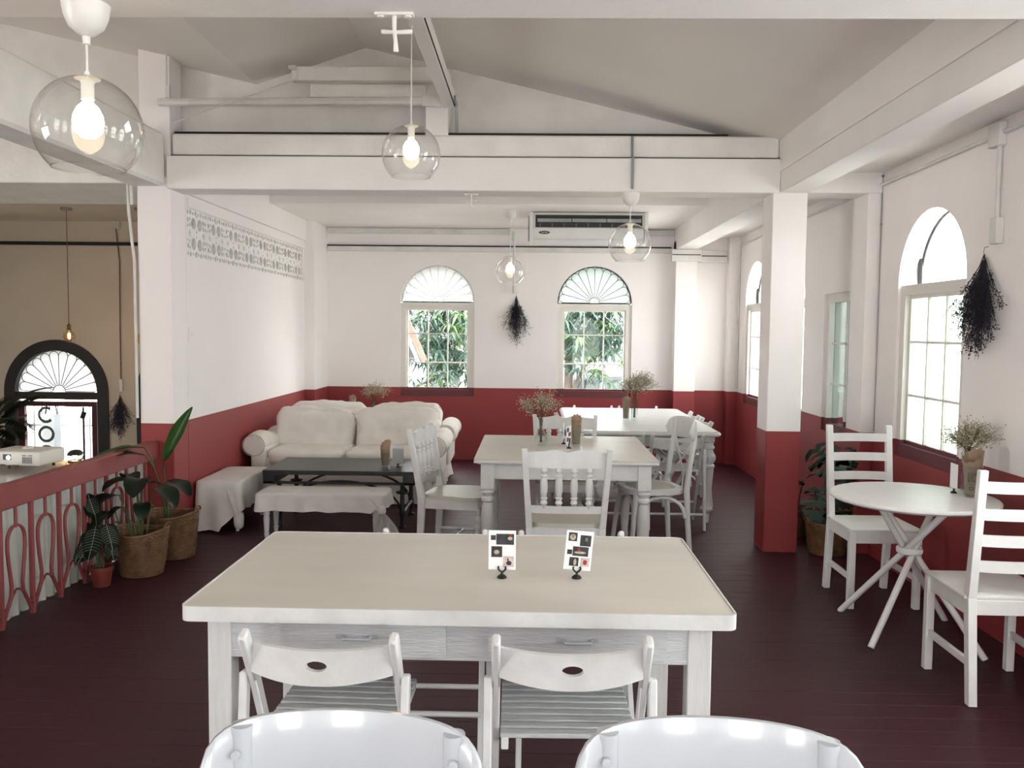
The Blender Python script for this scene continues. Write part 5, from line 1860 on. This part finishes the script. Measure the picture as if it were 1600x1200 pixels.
hook('white double hook under the front beam by the pendant cord', (-.412, 2.555, 2.47))
hook('small white double hook under the white cross beam', (-.44, 6.13, 2.512), .9)
ro = thing('hanging_rope', 'brown rope with a white plug hanging on the hall wall', 'rope', (-4.945, YB, 2.72))
part('rope', 'rope', ro, lambda b: tube(b, [(0, -.02, 0), (.04, -.02, -.4), (.03, -.02, -1.2), (.03, -.02, -1.80)], .007, 6))
part('box', 'conduit_white', ro, lambda b: box(b, (-.0, -.02, .03), (.10, .04, .09), .004))
part('plug', 'lamp_white', ro, lambda b: box(b, (.03, -.02, -1.88), (.04, .03, .15), .006))


# ================================================================== OUTSIDE
smesh('street_ground', 'pale_paving', span, -30, 30, 10.4, 60, -3.9, -3.6)
smesh('yard_ground', 'pale_paving', span, 2.7, 30, -20, 10.4, -3.9, -3.6)
smesh('balcony_floor', 'concrete', span, -9.5, -3.0, YB + .2, 13.9, -1.4, -1.15)


def mango_tree(label, loc, top, whorls, seed, young=.2, branches=()):
    t = thing('mango_tree', label, 'tree', loc, 0, 'mango trees outside')
    r = random.Random(seed)
    o = V(loc)
    part('trunk', 'bark', t, lambda b: tube(b, [(0, 0, 0), (.05, .02, 1.6), (-.03, 0, 3.2), (.02, .05, top - loc[2])], [.13, .11, .09, .05], 10))
    part('branches', 'bark', t, lambda b: [tube(b, [V((0, 0, z0)), (V((0, 0, z0)) + V(e)) * .5 + V((0, 0, .15)), V(e)], [.04, .03, .014], 7) for z0, e in branches])
    for mat, share_ in (('mango_leaf', 1 - young), ('mango_young', young)):
        bm = bmesh.new()
        for (c, sp, n) in whorls:
            for _ in range(max(1, int(n * share_))):
                p = V(c) + V((r.gauss(0, sp[0]), r.gauss(0, sp[1]), r.gauss(0, sp[2]))) - o
                ph = r.uniform(0, 6.28)
                k = r.randint(8, 12)
                for q in range(k):
                    a = ph + 2 * PI * q / k + r.uniform(-.2, .2)
                    el = r.uniform(-.5, .45)
                    d = V((math.cos(a) * math.cos(el), math.sin(a) * math.cos(el), math.sin(el)))
                    ln = r.uniform(.20, .34)
                    w = V((-math.sin(a), math.cos(a), 0)) * r.uniform(.018, .030)
                    p1, p2_ = p + d * ln * .45, p + d * ln - V((0, 0, ln * .45))
                    vs = [bm.verts.new(x) for x in (p, p1 - w, p1 + V((0, 0, -.008)), p1 + w, p2_)]
                    bm.faces.new((vs[0], vs[1], vs[2]))
                    bm.faces.new((vs[0], vs[2], vs[3]))
                    bm.faces.new((vs[1], vs[4], vs[2]))
                    bm.faces.new((vs[2], vs[4], vs[3]))
        link('foliage' if mat == 'mango_leaf' else 'young_foliage', bm, mat, t, False)['kind'] = 'stuff'
    return t


mango_tree('drooping mango tree seen through the left back window', (-2.6, 15.4, -3.6), 3.2,
           [((-1.7, 14.4, 1.75), (.55, .5, .28), 120), ((-1.45, 14.8, 1.15), (.45, .4, .28), 80), ((-1.3, 15.2, .65), (.5, .3, .2), 26), ((-1.25, 14.6, 1.5), (.25, .3, .5), 60), ((-2.6, 15.4, 3.0), (.5, .5, .3), 14)], 31, .22, [(4.2, (1.0, -.8, 5.2)), (3.6, (1.2, -.5, 4.4))])
mango_tree('dense mango tree with thin trunk seen through the right back window', (.66, 14.8, -3.6), 3.3,
           [((.75, 14.2, 1.85), (.32, .4, .25), 75), ((.85, 14.5, 1.35), (.28, .4, .22), 60), ((1.45, 14.4, 1.8), (.35, .4, .22), 45), ((1.35, 14.8, 1.25), (.32, .4, .22), 34), ((1.1, 14.4, .85), (.35, .3, .10), 10), ((.7, 15.0, 3.0), (.4, .4, .25), 12)], 32, .30, [(4.6, (.7, -.3, 5.3)), (4.0, (.5, -.4, 4.8))])

ev = thing('timber_eave', 'dark timber roof eave outside the left back window', 'roof', (-2.30, 12.5, 0))
part('bargeboard', 'eave_wood', ev, lambda b: bar(b, (0, 0, 2.75), (.735, 0, 1.08), .09, .05, .004, (0, 1, 0)))
part('fascia', 'street_white', ev, lambda b: bar(b, (-.085, .02, 2.72), (.655, .02, 1.05), .05, .05, .004, (0, 1, 0)))
for i in range(3):
    part('soffit_board', 'dark_boards', ev, lambda b: span(b, -1.2, .55, .06 + .16 * i, .21 + .16 * i, 1.09, 1.12))
for i in range(8):
    part('gable_board', 'dark_boards', ev, lambda b: span(b, -1.2, .57 - .0815 * i, .08, .11 + .004 * (i % 2), 1.13 + .185 * i, 1.31 + .185 * i))
part('post', 'eave_wood', ev, lambda b: span(b, -1.15, -1.0, .1, .25, -3.6, 1.1))
rs = thing('red_sign', 'red sign board among the leaves outside the left back window', 'sign', (-1.87, 18.4, -3.6))
part('board', 'sign_red', rs, lambda b: span(b, -.12, .12, -.01, .01, 4.52, 4.86, .004))
part('pole', 'metal_grey', rs, lambda b: cyl(b, (0, .025, 0), (0, .025, 4.8), .025))
hs = thing('neighbour_shed', 'grey shed with white fascia outside the right back window', 'building', (1.75, 18.6, -3.6))
part('wall', 'tin_roof', hs, lambda b: span(b, -.9, 1.4, .0, 2.0, 0, 4.15))
part('fascia', 'street_white', hs, lambda b: span(b, -1.0, 1.5, -.35, -.30, 4.33, 4.5, .004))
part('roof', 'tin_roof', hs, lambda b: plate(b, [(-.35, 4.5), (2.2, 4.95), (2.2, 4.99), (-.35, 4.54)], [], 2.6, lambda u, v, w: (-1.05 + w, u, v)), smooth=False)
for x in (-.55, .15, .85):
    wq = part('window', 'dark_boards', hs, lambda b: span(b, x - .28, x + .28, -.02, .0, 3.5, 4.08, .003))
    part('pane', 'pane', wq, lambda b: span(b, x - .25, x + .25, -.03, -.021, 3.53, 4.05))
wb = thing('white_building', 'pale building wall far behind the mango trees', 'building', (0, 26, -3.6))
part('wall', 'street_white', wb, lambda b: span(b, -9, 8, 0, 1, 0, 4.9))
part('roof', 'tin_roof', wb, lambda b: plate(b, [(-.4, 4.9), (3.0, 6.1), (3.0, 6.2), (-.4, 5.0)], [], 17.6, lambda u, v, w: (-9.3 + w, u, v)), smooth=False)
for i in range(7):
    wq = part('window', 'dark_boards', wb, lambda b: span(b, -7.6 + 2.2 * i, -6.6 + 2.2 * i, -.03, .0, 3.1, 4.2, .003))
    part('pane', 'pane', wq, lambda b: span(b, -7.5 + 2.2 * i, -6.7 + 2.2 * i, -.05, -.031, 3.2, 4.1))
nb = thing('grey_neighbour_wall', 'dark grey wall outside the narrow right window', 'wall', (4.9, 13.6, -3.6))
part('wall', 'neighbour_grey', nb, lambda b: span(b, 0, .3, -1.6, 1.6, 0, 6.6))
part('coping', 'street_white', nb, lambda b: span(b, -.05, .35, -1.65, 1.65, 6.6, 6.7, .01))

# balcony in front of the hall doors
cl = thing('balcony_column', 'round white column outside the glass door', 'column', (-6.28, 11.6, -1.15))
part('shaft', 'street_white', cl, lambda b: lathe(b, [(0, 0), (.17, 0), (.17, .08), (.125, .10), (.115, 2.9), (.17, 2.95), (.17, 3.05), (0, 3.05)], (0, 0, 0), 26), angle=.5)
gp = thing('gate_post', 'pale blue square post outside the glass door', 'post', (-6.95, 12.2, -1.15))
part('shaft', 'tin_roof', gp, lambda b: span(b, -.09, .09, -.09, .09, 0, 1.42, .006))
part('finial', 'black_iron', gp, lambda b: (cyl(b, (-.09, 0, 1.42), (-.05, 0, 1.60), .02, .008), cyl(b, (.09, 0, 1.42), (.05, 0, 1.60), .02, .008)))
fe = thing('iron_fence', 'iron bar fence along the balcony outside the glass door', 'fence', (-7.2, 13.6, -1.15))
for z in (.12, 1.09):
    part('rail', 'fence_iron', fe, lambda b: span(b, -2.0, 2.6, -.015, .015, z - .015, z + .015))
bm = bmesh.new()
cyl(bm, (0, 0, 0), (0, 0, 1.42), .011, n=6)
tube(bm, [(0, 0, 1.42), (0, 0, 1.50)], [.018, .002], 6)
fb = link('bar', bm, 'fence_iron', fe, True, (-2.0, 0, 0))
for i in range(1, 36):
    share(fb, fe, (-2.0 + .13 * i, 0, 0))
pc = thing('balcony_shrub', 'leafy shrub behind the iron fence outside the glass door', 'shrub', (-7.2, 14.6, -3.6))
part('stem', 'bark', pc, lambda b: tube(b, [(0, 0, 0), (.03, 0, 1.8), (0, 0, 3.9)], [.06, .05, .02], 7))
bm = bmesh.new()
r_ = random.Random(5)
for _ in range(260):
    p = V((r_.gauss(0, .35), r_.gauss(0, .25), 3.9 + r_.gauss(0, .25)))
    a = r_.uniform(0, 6.28)
    d = V((math.cos(a), math.sin(a), r_.uniform(-.6, .5))) * .12
    w = V((-math.sin(a), math.cos(a), 0)) * .025
    vs = [bm.verts.new(x) for x in (p, p + d * .5 + w, p + d, p + d * .5 - w)]
    bm.faces.new(vs)
link('foliage', bm, 'mango_leaf', pc, False)['kind'] = 'stuff'
sw_ = thing('street_wall', 'long white wall across the street outside the glass door', 'wall', (-9, 19, -3.6))
part('wall', 'street_white', sw_, lambda b: span(b, -8, 5.5, 0, .3, 0, 2.6))
part('coping', 'concrete', sw_, lambda b: span(b, -8.05, 5.55, -.06, .36, 2.6, 2.75, .01))
